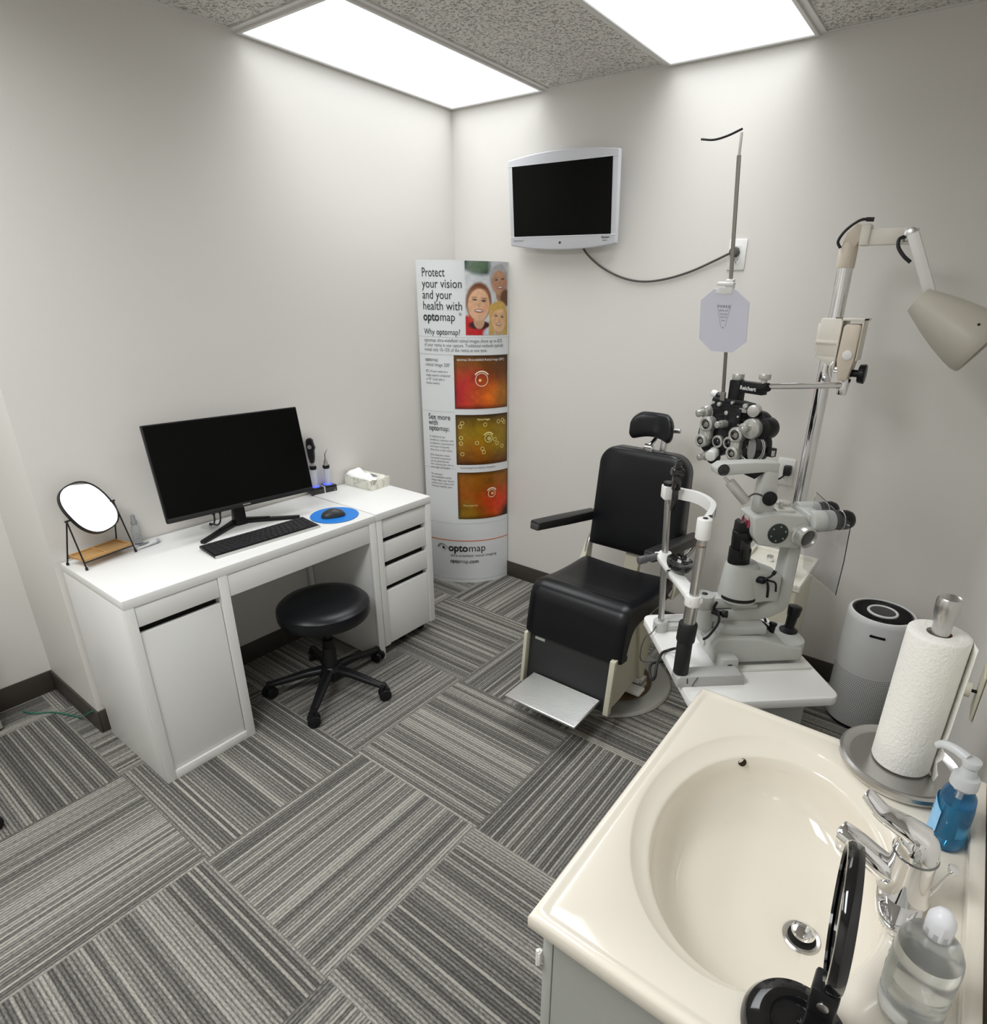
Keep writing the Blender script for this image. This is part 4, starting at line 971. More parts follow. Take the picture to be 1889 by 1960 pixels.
b = BM(); tube(b, [(PX+.05, PY-.09, 1.50), (PX+.035, PY-.10, 1.485), (PX+.032, PY-.10, 1.462), (PX+.040, PY-.10, 1.44)], .004); cyl(b, (PX+.045, PY-.09, 1.47), (PX+.058, PY-.09, 1.47), .014, seg=20); obj('wing_screw', b, chrome, isd)
b = BM(); cyl(b, (PX+.080, PY-.085, 1.385), (PX+.082, PY-.08, 1.44), .016, .020, seg=28, bev=.002); obj('arm_socket', b, chrome, isd)
RX0, RZ = 1.985, 1.414
b = BM(); cyl(b, (RX0, -.674, RZ), (PX+.080, PY-.088, RZ+.004), .0105, seg=28); obj('arm_rod', b, chrome, isd)

# ------------------------------------------------------------------ phoropter on the arm
ph = thing('phoropter', 'black phoropter with silver knobs and lens rings hanging over the slit lamp', 'phoropter', (1.893, -.655, 1.232), math.radians(-19), world=False)
sil = mat('phoropter_silver', (.56, .56, .53), .28, .6)
glassy = mat('clear_dial', (.50, .50, .47), .14, .45)
def FY(bm, x, z, y0, y1, r, seg=36, bev=.002): return cyl(bm, (x, y0, z), (x, y1, z), r, seg=seg, bev=bev)
# shared carrier: mount column, crossbar
b = BM(); box(b, -.040, .003, -.005, .035, .112, .190, .004); box(b, .003, .092, -.002, .030, .152, .190, .003); cyl(b, (.072, .014, .172), (.106, .010, .181), .0195, .014, seg=24); obj('mount_arm', b, black_pl, ph)
b = BM(); add_text(b, 'Reichert', .0185, lambda x, y: (.004+x, -.0025, .163+y), .02); obj('maker_name', b, print_white, ph, smooth=False)
b = BM(); cyl(b, (-.020, .014, .190), (-.020, .014, .212), .0205, seg=28, bev=.003); obj('cap_knob', b, sil, ph)
b = BM(); cyl(b, (.084, .014, .203), (.084, .014, .222), .0195, seg=28, bev=.003); cyl(b, (.084, .014, .180), (.084, .014, .204), .010, seg=16); obj('cap_knob', b, sil, ph)
b = BM(); tube(b, [(-.098, .0, .112), (-.04, .0, .114), (.02, .0, .116), (.072, .0, .112)], .0115, seg=16, up=(0, 0, 1)); box(b, -.090, .072, -.012, .026, .058, .112, .008); box(b, -.035, .035, -.018, .022, .015, .10, .006); box(b, .02, .095, -.012, .022, .055, .102, .006)
obj('carrier', b, black_pl, ph)
b = BM(); box(b, .022, .052, -.0145, -.011, .088, .102, .0015); obj('scale_window', b, mat('scale_grey', (.35, .35, .34), .4), ph)
b = BM()
for x, z, r in ((-.060, .103, .0075), (-.006, .116, .0055), (.048, .112, .009), (-.024, .078, .0075), (.026, .072, .004), (.032, .045, .003)): FY(b, x, z, -.022, -.008, r, 16, .001)
obj('small_buttons', b, sil, ph)
for s, cx in ((-1, -.074), (1, .084)):
    b = BM(); FY(b, cx-.004*s, -.016, -.012, .030, .074 if s < 0 else .066, 64, .006); FY(b, cx+s*.010, .055, -.010, .028, .045, 40, .006)
    bat = obj('lens_battery', b, black_pl, ph)
    # cross-cylinder loop: two silver lens rings joined in a figure eight
    upx, upz, lox, loz = (-.086, .030, -.098, -.032) if s < 0 else (.043, .014, .042, -.050)
    b = BM(); prism(b, rrect(min(upx, lox)-.018, max(upx, lox)+.018, loz, upz, .016), -.040, -.014, 'y', .004); FY(b, upx, upz, -.046, -.014, .0275); FY(b, lox, loz, -.050, -.014, .0245)
    lp = obj('cross_cylinder', b, sil, ph)
    for (x, z, yy, rr) in ((upx, upz, -.0468, .0175), (lox, loz, -.0508, .0145)):
        b = BM(); FY(b, x, z, yy, yy+.004, rr, 32, .0006); obj('lens', b, lens_dk, lp); obj('lens_ring', ring(BM(), (x, yy+.001, z), (0, 1, 0), rr+.002, .0022, 36, 8), sil, lp)
        b = BM(); FY(b, x+.003, z-.001, yy-.0006, yy+.001, rr*.55, 24, .0003); obj('lens_core', b, mat('lens_core', (.20, .19, .16), .1, coat=1), lp)
    # the eye aperture beside the loop
    ax_, az_ = (-.044, -.028) if s < 0 else (.004, -.024)
    b = BM(); FY(b, ax_, az_, -.024, -.008, .0225); ap_ = obj('eye_aperture', b, sil, ph)
    obj('aperture_hole', FY(BM(), ax_, az_, -.0248, -.02, .0155, 32, .0005), black_gloss, ap_)
# left-hand outer parts
b = BM(); cyl(b, (-.114, -.032, .068), (-.108, .02, .074), .021, .024, seg=32, bev=.004); cyl(b, (-.122, -.055, .062), (-.115, -.03, .068), .013, seg=24, bev=.002); obj('rotation_knob', b, glassy, ph)
b = BM(); cyl(b, (-.096, .01, .128), (-.078, .01, .124), .0095, seg=16); obj('level_rod', b, black_pl, ph)
b = BM(); cyl(b, (-.116, .010, .134), (-.094, .010, .129), .0125, seg=24, bev=.002); obj('level_knob', b, white_pl, ph)
b = BM(); box(b, -.098, -.088, -.012, .0, .052, .075, .002); cyl(b, (-.100, -.004, .106), (-.086, -.004, .106), .0075, seg=16); obj('side_knobs', b, sil, ph)
b = BM(); cyl(b, (-.056, -.010, -.068), (-.040, -.056, -.078), .019, .0195, seg=32, bev=.003); obj('power_knob', b, white_pl, ph)
b = BM(); cyl(b, (-.078, -.010, -.082), (-.082, -.036, -.090), .017, seg=28, bev=.003); cyl(b, (-.090, -.03, -.092), (-.098, -.05, -.096), .012, seg=20, bev=.002); obj('axis_knob', b, glassy, ph)
b = BM(); cyl(b, (-.022, -.012, .040), (-.028, -.04, .039), .0135, seg=24); cyl(b, (-.028, -.038, .039), (-.032, -.056, .037), .013, .0115, seg=24, bev=.002); obj('axis_knob', b, sil, ph)
# right-hand outer parts
b = BM(); cyl(b, (.092, -.034, .103), (.074, .01, .101), .0205, .0195, seg=32, bev=.003); obj('rotation_knob', b, sil, ph)
b = BM(); FY(b, .100, .046, -.050, -.010, .034, 48, .004); FY(b, .084, .048, -.068, -.045, .0165, 28, .003); obj('power_dial', b, glassy, ph)
b = BM(); FY(b, .128, .048, -.026, .028, .036, 40, .006); obj('side_drum', b, black_pl, ph)
b = BM(); FY(b, .092, -.020, -.019, -.006, .056, 56, .003); obj('dial_plate', b, black_gloss, ph)
for rr in (.054, .048): obj('dial_ring', ring(BM(), (.096, -.020, -.020), (0, 1, 0), rr, .0018, 56, 8), sil, ph)
b = BM(); lathe(b, [(1, 0), (1, .004), (0, .004)], 36); b.transform(Matrix.Translation((.102, -.0195, -.026)) @ Matrix.Rotation(math.radians(90), 4, 'X') @ Matrix.Diagonal((.016, .040, 1, 1))); obj('lens_strip', b, mat('lens_strip', (.17, .17, .16), .12, coat=1), ph)
b = BM(); box(b, .150, .176, -.01, .012, -.042, -.012, .003); box(b, .130, .152, .0, .012, -.034, -.02, .002); obj('side_lever', b, black_pl, ph); b = BM(); box(b, .171, .1775, -.0115, .0, -.038, -.018, .001); obj('lever_scale', b, sil, ph)
b = BM(); FY(b, .036, -.078, -.01, .018, .014, 20, .002); obj('cheek_stop', b, black_pl, ph); obj('cheek_stop', FY(BM(), -.07, -.096, -.01, .018, .022, 20, .002), black_pl, ph)
# reading rod, leaning up towards the room, with a thin bent end
ang = math.radians(-19); toL = lambda p: rotz(-ang) @ (Vector(p)-Vector((1.893, -.655, 1.232)))
rb, rt = Vector((1.838, -.640, 1.330)), Vector((1.835, -.79, 2.075))
b = BM(); a_, c_ = toL(rb), toL(rt); M, L_ = axis_mat(a_, c_); box(b, -.0065, .0065, -.0022, .0022, 0, L_, .0008, M); box(b, -.010, .010, -.004, .004, -.01, .05, .001, M); obj('reading_rod', b, mat('rod_grey', (.30, .28, .25), .35, .6), ph)
b = BM(); e0 = Vector((1.700, -.755, 2.135)); e1_ = Vector((1.838, -.80, 2.130)); tube(b, [toL(e0), toL(e0.lerp(e1_, .33)+Vector((0, 0, -.007))), toL(e0.lerp(e1_, .66)+Vector((0, 0, -.003))), toL(e1_+Vector((0, 0, .008)))], .0032)
obj('curved_tip', b, black_matte, ph)
b = BM(); M, L2 = axis_mat(toL(rt), toL(e1_)); box(b, -.004, .004, -.0015, .0015, 0, L2, .0006, M); obj('tip_shank', b, mat('shank_pale', (.66, .64, .60), .4), ph)
# near card clipped on the rod
kc = .42; cpos = rb.lerp(rt, .515); u_ = (rt-rb).normalized()
nc = thing('near_vision_card', 'eight-sided white near-vision card with a tiny letter chart clipped to the reading rod', 'eye chart card', cpos, 0, world=False)
Zc = u_; Yc = Vector((-.10, -1, .0)); Yc = (Yc-Zc*Yc.dot(Zc)).normalized(); Xc = Yc.cross(Zc).normalized()*-1
Xc = Zc.cross(Yc).normalized(); 
if Xc.x < 0: Xc = -Xc
MC = Matrix(((Xc.x, Yc.x, Zc.x, 0), (Xc.y, Yc.y, Zc.y, 0), (Xc.z, Yc.z, Zc.z, 0), (0, 0, 0, 1)))
poly = [(-.030, .0), (-.018, .010), (.024, .010), (.066-.010, -.012), (.066, -.030), (.064, -.128), (.030, -.156), (.0, -.166), (-.028, -.160), (-.066, -.138), (-.068, -.130), (-.066, -.024)]
poly = [(-.084, -.036), (-.038, .000), (.038, .000), (.084, -.036), (.084, -.162), (.038, -.200), (-.038, -.200), (-.084, -.162)]
b = BM(); t = BM(); prism(t, [(x-.012, z) for x, z in poly], .008, .0105, 'y'); _merge(b, t, MC); obj('card', b, mat('card_lilac_white', (.70, .70, .80), .5), nc)
b = BM(); t = BM(); box(t, -.038, .018, .0, .018, .012, .022, .002); box(t, -.012, .014, -.005, .012, .0, .03, .002); _merge(b, t, MC); obj('clip', b, white_pl, nc)
b = BM(); t = BM(); prism(t, [(-.044, -.012), (-.036, .004), (.012, .004), (.014, -.012), (-.015, -.016)], .010, .0125, 'y', .001); _merge(b, t, MC); obj('clip_plate', b, white_pl, nc)
b = BM()
for k, (ln, sz, z, wd) in enumerate((('P H R E Z', .0105, -.056, .042), ('O F L C T', .007, -.068, .032), ('T E C O D', .006, -.079, .027), ('D P N F R', .005, -.088, .021), ('Z N', .005, -.099, .012), ('H', .006, -.122, .005))):
    add_text(b, ln, sz, lambda x, y: MC @ Vector((-.012+x, .0109, z+y)), .03, 'CENTER', wd)
for xa, za, xb, zb in ((-.037, -.044, -.019, -.118), (.013, -.044, -.005, -.118)): cyl(b, MC @ Vector((xa, .0109, za)), MC @ Vector((xb, .0109, zb)), .0003, seg=5)
obj('letter_chart', b, print_grey, nc, smooth=False)
# ------------------------------------------------------------------ slit lamp table and slit lamp (local axes: x towards the observer, y away from the sink)
TA = math.radians(41.2); TO = (2.163, -1.27)
it = thing('instrument_table', 'small white rounded instrument table holding the slit lamp', 'table', (TO[0], TO[1], 0), TA, world=False)
TZ = .75
b = BM(); prism(b, rrect(-.197, .197, -.226, .228, .028, 8), TZ-.026, TZ, 'z', .005); obj('tabletop', b, white_pl, it)
b = BM(); box(b, -.10, .15, -.16, .14, TZ-.17, TZ-.0265, .006); obj('drawer_box', b, cab_m, it)
b = BM(); box(b, -.04, .06, -.05, .05, .03, TZ-.17, .006); obj('pedestal', b, cab_m, it)
b = BM(); box(b, -.14, .16, -.16, .16, 0, .032, .008); obj('foot', b, black_matte, it)

sl = thing('slit_lamp', 'grey slit lamp microscope with chin rest standing on the small white table', 'slit lamp', (TO[0], TO[1], TZ), TA, world=False)
PXZ = lambda bm, poly, y0, y1, bev=.003, seg=2: prism(bm, poly, y0, y1, 'y', bev, None, seg)
g1, g2 = inst_grey, inst_grey2
# rails
b = BM(); PXZ(b, [(-.212, .0), (-.030, .0), (-.034, .026), (-.042, .031), (-.205, .031), (-.212, .025)], -.157, -.110); r1 = obj('rail_cover', b, g2, sl)
b = BM(); tube(b, [(-.187, -.158, .027), (-.186, -.1585, .012)], .0012, n=2); tube(b, [(-.160, -.1585, .030), (-.166, -.1585, .016), (-.172, -.1585, .004)], .0008); obj('wire', b, cable_m, r1)
b = BM(); PXZ(b, [(-.165, .0), (-.02, .0), (-.025, .022), (-.160, .022)], .145, .185); obj('rail_cover', b, g2, sl)
b = BM(); cyl(b, (-.055, -.160+.02, .020), (-.055, .17, .020), .0052, seg=16); obj('axle', b, chrome, sl)
b = BM(); box(b, -.035, .185, -.102, -.080, .0, .009, .002); obj('track_plate', b, mat('track_grey', (.70, .70, .66), .4), sl)
b = BM(); box(b, -.078, -.030, -.112, -.070, .004, .048, .006); hub = obj('axle_housing', b, g1, sl)
b = BM(); cyl(b, (-.055, -.1125, .022), (-.055, -.114, .022), .012, seg=24, bev=.0005); obj('housing_hole', b, dark_gap, hub)
# base carriage
b = BM(); PXZ(b, [(-.085, .012), (.160, .012), (.166, .018), (.164, .054), (.120, .060), (.040, .086), (-.082, .094), (-.094, .070)], -.078, .060, .008, 3)
prism(b, rrect(.100, .186, -.075, .055, .042, 8), .012, .062, 'z', .006); obj('carriage', b, g1, sl)
b = BM(); box(b, -.0945, -.091, -.02, .012, .035, .06, .001); obj('rating_plate', b, silver_pl, sl)
b = BM(); box(b, -.075, .060, -.062, .052, .090, .114, .005); obj('cross_slide', b, g1, sl)
# joystick and lock lever
b = BM(); lathe(b, [(.024, .060), (.025, .066), (.020, .069), (.014, .075)], 32, Matrix.Translation((.160, .002, 0))); cyl(b, (.160, .002, .066), (.166, .004, .110), .0125, .0145, seg=24); cyl(b, (.166, .004, .108), (.170, .006, .138), .017, .019, seg=24, bev=.003); obj('joystick', b, black_pl, sl)
b = BM(); tube(b, [(.055, .04, .09), (.085, .02, .082), (.105, .0, .068)], .005); cyl(b, (.104, -.008, .060), (.106, -.006, .085), .0075, .009, seg=16, bev=.002); cyl(b, (.106, -.006, .085), (.108, -.004, .094), .011, seg=16, bev=.002); obj('lock_lever', b, black_pl, sl)
b = BM(); tube(b, [(.030, .055, .115), (.070, .05, .10), (.11, .062, .082), (.14, .08, .02), (.13, .10, .005)], .004); obj('base_cable', b, cable_m, sl)
# pivot column
b = BM(); cyl(b, (-.102, 0, .092), (-.102, 0, .150), .033, seg=40, bev=.003); cyl(b, (-.102, 0, .148), (-.102, 0, .188), .0275, seg=40, bev=.004); pv = obj('pivot', b, g1, sl)
obj('pivot_cap', cyl(BM(), (-.102, 0, .1875), (-.102, 0, .1895), .008, seg=20, bev=.0006), black_pl, pv)
b = BM(); cyl(b, (-.085, -.030, .150), (-.075, -.050, .152), .008, seg=16); cyl(b, (-.066, -.042, .148), (-.052, -.050, .150), .010, seg=14, bev=.002); tube(b, [(-.085, -.03, .16), (-.084, -.036, .175), (-.080, -.034, .180)], .004); obj('clamp_screws', b, black_pl, pv)
b = BM(); tube(b, [(-.080, -.050, .160), (-.082, -.064, .135), (-.105, -.070, .100), (-.118, -.066, .085)], .0036); obj('lamp_cable', b, cable_m, pv)
# microscope arm
b = BM(); PXZ(b, [(-.10, .112), (.045, .112), (.085, .122), (.120, .140), (.132, .160), (.134, .330), (.100, .330), (.096, .192), (.084, .176), (.040, .150), (-.10, .146)], -.026, .026, .006, 3); obj('microscope_arm', b, g1, sl)
# illumination arm, lamp house and mirror tube
b = BM(); PXZ(b, [(-.10, .152), (-.02, .152), (.0, .158), (.0, .182), (-.10, .184)], -.021, .021, .004); box(b, -.03, .045, -.020, .022, .118, .160, .003); obj('illumination_arm', b, g1, sl)
b = BM(); prism(b, [(-.005, -.046), (.052, -.036), (.088, -.034), (.094, -.028), (.094, .028), (.088, .034), (.052, .036), (-.005, .046)], .176, .258, 'z', .005)
for v in b.verts:
    if v.co.z > .22: v.co.z += .018-.38*max(0, v.co.x-.02)
lathe(b, [(.046, .168), (.052, .176), (.0525, .192), (.050, .205), (.0445, .270), (.040, .280), (.034, .283)], 48, Matrix.Translation((-.010, 0, 0)))
lh = obj('lamp_house', b, g1, sl)
t = BM()
ringA = []
for i in range(25):
    a = math.radians(195+110*i/24); ringA.append([t.verts.new((-.010+r*math.cos(a), r*math.sin(a), z)) for r, z in ((.0500, .182), (.0533, .182), (.0533, .191), (.0500, .191))])
for A, B_ in zip(ringA[:-1], ringA[1:]):
    for k in range(4): t.faces.new((A[k], A[(k+1) % 4], B_[(k+1) % 4], B_[k]))
t.faces.new(ringA[0][::-1]); t.faces.new(ringA[-1]); obj('vent_slot', t, dark_gap, lh)
b = BM(); tube(b, [(.036, -.034, .245), (.036, -.052, .248), (.040, -.060, .236), (.042, -.062, .205)], .0036); cyl(b, (.020, -.036, .246), (.030, -.054, .250), .010, seg=16, bev=.002); tube(b, [(.030, -.05, .25), (.046, -.054, .262), (.052, -.056, .272)], .0032); tube(b, [(.04, -.052, .25), (.064, -.050, .240), (.070, -.050, .215)], .0028); cyl(b, (.050, -.056, .268), (.054, -.057, .278), .005, seg=12); obj('filter_levers', b, black_pl, lh)
b = BM(); cyl(b, (-.022, 0, .278), (-.022, 0, .322), .0285, seg=32, bev=.002); cyl(b, (-.022, 0, .320), (-.026, 0, .372), .0250, .0235, seg=32, bev=.002); cyl(b, (-.022, 0, .345), (-.022, 0, .352), .0265, seg=32); mt_ = obj('mirror_tube', b, black_pl, sl)
b = BM(); PXZ(b, [(-.043, .368), (-.006, .368), (-.004, .386), (-.020, .384), (-.032, .402), (-.042, .396)], -.018, .018, .003); obj('mirror_head', b, black_pl, mt_)
b = BM(); PXZ(b, [(-.040, .36), (-.014, .34), (-.010, .30), (-.034, .30)], -.034, -.024, .002); obj('scale_plate', b, black_gloss, mt_)
# microscope head
b = BM(); PXZ(b, [(-.020, .420), (-.014, .370), (.006, .344), (.112, .332), (.132, .346), (.136, .398), (.116, .424), (.022, .430)], -.042, .042, .005, 3); hd = obj('microscope_head', b, g1, sl)
obj('objective', alathe(BM(), (-.012, 0, .396), (-.026, 0, .398), [(.022, 0), (.022, .007), (.019, .010), (.018, .007), (0, .0065)]), lens_red, hd)
b = BM(); cyl(b, (.050, -.040, .378), (.050, -.0455, .378), .027, seg=40, bev=.001); md_ = obj('magnification_dial', b, mat('dial_green_black', (.015, .025, .022), .35), hd)
b = BM()
for k in range(6):
    a = PI/3*k+.3; cyl(b, (.050+.0195*math.cos(a), -.045, .378+.0195*math.sin(a)), (.050+.0195*math.cos(a), -.0465, .378+.0195*math.sin(a)), .0022, seg=10)
obj('screws', b, steel, md_)
b = BM(); alathe(b, (.112, -.034, .374), (.120, -.070, .372), [(.030, 0), (.030, .010), (.0275, .013), (.0285, .018), (.0275, .034), (.023, .036), (.021, .030), (0, .028)]); vp = obj('side_port', b, sil, hd)
obj('port_glass', alathe(BM(), (.119, -.0645, .3725), (.120, -.068, .372), [(.0215, 0), (.018, .001), (0, .0015)]), lens_dk, vp)
b = BM(); box(b, .05, .10, -.02, .035, .422, .433, .003); cyl(b, (.068, .0, .428), (.068, .0, .450), .0055, seg=14, bev=.001); cyl(b, (.09, .03, .428), (.09, .03, .440), .020, seg=28, bev=.002); obj('top_fittings', b, mat('fitting_grey', (.58, .58, .55), .35, .2), hd)
# eyepieces
b = BM(); box(b, .128, .172, -.038, .042, .378, .427, .008); obj('binocular_body', b, g1, sl)
for y in (-.034, .038):
    b = BM(); cyl(b, (.135, y, .406), (.196, y, .408), .0285, .0275, seg=36, bev=.004); ep = obj('eyepiece_tube', b, g1, sl)
    b = BM(); alathe(b, (.194, y, .408), (.254, y, .410), [(.0245, 0), (.0255, .006), (.0235, .012), (.0255, .018), (.0255, .040), (.0205, .052), (.018, .054), (.016, .050), (0, .048)]); obj('eyecup', b, black_pl, ep)
    obj('silver_ring', ring(BM(), (.216, y, .4087), (1, 0, .03), .0252, .0014, 40, 8), sil, ep)
# upper tower with the applanation arm
b = BM(); PXZ(b, [(-.004, .424), (.040, .424), (.044, .470), (.036, .552), (.002, .552)], -.019, .019, .004); tw = obj('tower', b, g1, sl)
b = BM(); cyl(b, (.022, -.018, .466), (.022, -.030, .466), .0185, seg=28, bev=.003); obj('tower_knob', b, black_pl, tw)
b = BM(); PXZ(b, [(-.124, .529), (-.106, .525), (.010, .534), (.036, .530), (.038, .557), (-.030, .559), (-.112, .556), (-.128, .545)], -.020, .020, .004); ta = obj('top_arm', b, g1, sl)
b = BM(); cyl(b, (-.108, -.019, .541), (-.108, -.0215, .541), .0150, seg=28, bev=.0006); obj('arm_disc', b, black_gloss, ta)
b = BM(); PXZ(b, [(-.055, .529), (.005, .533), (-.020, .514)], -.012, .012, .001); obj('under_cover', b, black_pl, ta)
b = BM(); cyl(b, (-.106, -.026, .524), (-.090, -.032, .508), .004, seg=12); cyl(b, (-.094, -.031, .514), (-.050, -.046, .466), .0125, seg=24, bev=.001); tn = obj('test_rod', b, mat('knurled_steel', (.52, .52, .50), .35, .7, bump=(900, .4, .001)), sl)
b = BM(); tube(b, [(-.052, -.046, .474), (-.034, -.046, .486), (-.012, -.032, .480), (.0, -.024, .474)], .0024, seg=8); obj('rod_cable', b, cable_gr, tn)
# chin rest
for y, nm in ((.133, 0), (-.133, 1)):
    if y > 0:
        b = BM(); lathe(b, [(.022, 0), (.022, .030), (.019, .034), (.012, .034)], 32, Matrix.Translation((-.168, y, 0))); box(b, -.166, -.10, y-.012, y+.012, .0, .018, .003); obj('post_collar', b, g1, sl)
        b = BM(); cyl(b, (-.168, y, .03), (-.188, y, .430), .0092, seg=24); obj('chin_post', b, steel, sl)
    else:
        b = BM(); cyl(b, (-.197, y, .030), (-.196, y, .130), .0195, seg=28, bev=.003); cyl(b, (-.196, y, .125), (-.193, y, .178), .0235, seg=28, bev=.004); obj('hand_grip', b, mat('grip_black', (.012, .012, .012), .55), sl)
        b = BM(); cyl(b, (-.193, y, .17), (-.190, y, .230), .0165, .0155, seg=28); cyl(b, (-.190, y, .22), (-.187, y, .420), .0115, seg=24); obj('chin_post', b, steel, sl)
        b = BM(); cyl(b, (-.1882, y, .386), (-.1880, y, .389), .0122, seg=24); obj('post_mark', b, mat('mark_brown', (.18, .10, .05), .5), sl)
b = BM(); t = BM(); pts = spline([(-.188, .133, .440), (-.160, .108, .440), (-.130, .078, .440), (-.118, .036, .440), (-.121, -.016, .440), (-.146, -.068, .440), (-.187, -.133, .440)], 8); rr = []
for i, p in enumerate(pts):
    d = (pts[min(i+1, len(pts)-1)]-pts[max(i-1, 0)]).normalized(); nn = Vector((-d.y, d.x, 0)); rr.append([t.verts.new(p+nn*a+Vector((0, 0, c))) for a, c in ((-.007, -.016), (.007, -.016), (.008, .0), (.007, .014), (-.007, .014), (-.008, 0))])
for A, B_ in zip(rr[:-1], rr[1:]):
    for k in range(6): t.faces.new((A[k], A[(k+1) % 6], B_[(k+1) % 6], B_[k]))
t.faces.new(rr[0][::-1]); t.faces.new(rr[-1]); _merge(b, t); box(b, -.205, -.170, .115, .150, .418, .456, .004); cyl(b, (-.187, -.133, .405), (-.187, -.133, .456), .018, seg=28, bev=.003)
fr = obj('forehead_frame', b, white_pl, sl)
b = BM(); cyl(b, (-.186, -.133, .4555), (-.186, -.133, .4575), .006, seg=14); cyl(b, (-.165, -.112, .453), (-.165, -.112, .455), .005, seg=14); obj('frame_screws', b, black_pl, fr)
b = BM(); cyl(b, (-.188, .133, .455), (-.188, .133, .466), .016, seg=24, bev=.003); obj('post_cap', b, black_pl, fr)
t = BM(); pts2 = pts[6:-10]; rr = []
for i, p in enumerate(pts2):
    d = (pts2[min(i+1, len(pts2)-1)]-pts2[max(i-1, 0)]).normalized(); nn = Vector((-d.y, d.x, 0)); rr.append([t.verts.new(p+nn*a+Vector((0, 0, c))) for a, c in ((.0074, -.010), (.0086, -.010), (.0086, .009), (.0074, .009))])
    rr[-1] = [v for v in rr[-1]]
for A, B_ in zip(rr[:-1], rr[1:]):
    for k in range(4): t.faces.new((A[k], A[(k+1) % 4], B_[(k+1) % 4], B_[k]))
obj('forehead_band', t, mat('band_grey2', (.52, .52, .50), .4), fr)
b = BM(); box(b, -.195, -.172, .085, .100, .455, .520, .003); box(b, -.200, -.168, .080, .105, .495, .515, .004); tube(b, [(-.184, .092, .516), (-.184, .092, .528), (-.176, .092, .532)], .008, seg=10); box(b, -.192, -.175, .088, .097, .395, .46, .002)
obj('fixation_arm', b, black_gloss, sl)
b = BM(); prism(b, [(-.205, .150), (-.170, .150), (-.170, -.150), (-.205, -.150)], .236, .252, 'z', .004); cyl(b, (-.178, .133, .228), (-.178, .133, .256), .018, seg=28, bev=.002); cyl(b, (-.190, -.133, .228), (-.190, -.133, .256), .020, seg=28, bev=.002); cb_ = obj('chin_bar', b, white_pl, sl)
t = BM(); bmesh.ops.create_uvsphere(t, u_segments=32, v_segments=16, radius=1)
for v in t.verts:
    x, y, z = v.co; z2 = z if z < .15 else .15-.55*(1-min(1, (x*x+y*y)))*.9
    v.co = (-.176+.034*x, .018+.048*y, .276+.030*z2)
obj('chin_cup', t, black_gloss, cb_)
b = BM(); cyl(b, (-.205, .018, .235), (-.205, .018, .252), .006, seg=14); cyl(b, (-.16, -.015, .226), (-.15, -.02, .236), .006, seg=14); obj('chin_screw', b, chrome, cb_)
b = BM(); tube(b, [(-.24, .118, .242), (-.22, .125, .243), (-.20, .133, .244)], .010); cyl(b, (-.262, .112, .240), (-.236, .119, .242), .012, seg=20, bev=.003); obj('height_knob', b, mat('knob_grey', (.10, .10, .105), .4), cb_)
b = BM(); tube(b, [(-.185, -.115, .085), (-.170, -.02, .03), (-.186, .005, .0075), (-.207, -.008, .006), (-.228, -.040, -.010), (-.236, -.056, -.035), (-.240, -.044, -.052), (-.238, -.015, -.046), (-.228, .006, -.036), (-.205, .015, -.036), (-.15, .02, -.034)], .0042); obj('power_cable', b, cable_m, sl)
b = BM(); tube(b, [(-.185, .12, .02), (-.205, .10, .008), (-.218, .11, -.01), (-.225, .12, -.06), (-.21, .13, -.11), (-.12, .12, -.10)], .0018, seg=8); obj('thin_wire', b, cable_gr, sl)
# breath shield
t = BM(); prism(t, [(.006, .255), (-.150, .252), (-.152, .345), (-.146, .443), (-.075, .452), (.018, .468), (.020, .30)], .168, .1705, 'x')
obj('breath_shield', t, acrylic, sl, smooth=False)

# ------------------------------------------------------------------ sink
Z = .86
sk = thing('sink_counter', 'glossy cream vanity top with a large oval integral basin on the grey cabinet', 'sink', (2.46, -1.98, 0))
X0, X1, Y0, Y1 = 2.203, 2.732, -2.322, -1.640
N = 144
def ray_rect(a, cx, cy, ins):
    c, s = math.cos(a), math.sin(a); x0, x1, y0, y1 = X0+ins, X1-max(0, min(ins, .004)), Y0+ins, Y1-ins
    ts = []
    if c > 1e-9: ts.append((x1-cx)/c)
    if c < -1e-9: ts.append((x0-cx)/c)
    if s > 1e-9: ts.append((y1-cy)/s)
    if s < -1e-9: ts.append((y0-cy)/s)
    t = min(ts); return cx+c*t, cy+s*t
OC, OR_ = (2.434, -1.978), (.197, .272); IC, IR = (2.447, -1.985), (.180, .246); DC = (2.527, -1.998)
base_angles = [2*PI*i/N for i in range(N)]
for (x, y) in ((X0, Y0), (X1, Y0), (X0, Y1), (X1, Y1)):
    a = math.atan2(y-OC[1], x-OC[0]) % (2*PI); k = min(range(len(base_angles)), key=lambda i: abs(base_angles[i]-a)); base_angles[k] = a
loops = []
for ins, z in ((.012, Z-.032), (.004, Z-.032), (.0, Z-.026), (.0, Z-.006), (.002, Z-.0012), (.005, Z+.0014), (.010, Z+.0020), (.015, Z+.0008), (.019, Z-.0012), (.022, Z-.0015)):
    loops.append([(*ray_rect(a, OC[0], OC[1], ins), z) for a in base_angles])
def el(c, r, z): return [(c[0]+r[0]*math.cos(a)*1, c[1]+r[1]*math.sin(a), z) for a in base_angles]
loops.append(el(OC, (OR_[0]+.004, OR_[1]+.004), Z-.0016)); loops.append(el(OC, OR_, Z-.0045)); loops.append(el(OC, (OR_[0]-.004, OR_[1]-.004), Z-.0085))
loops.append(el(IC, (IR[0]+.005, IR[1]+.005), Z-.0195)); loops.append(el(IC, IR, Z-.0215)); loops.append(el(IC, (IR[0]-.004, IR[1]-.004), Z-.025))
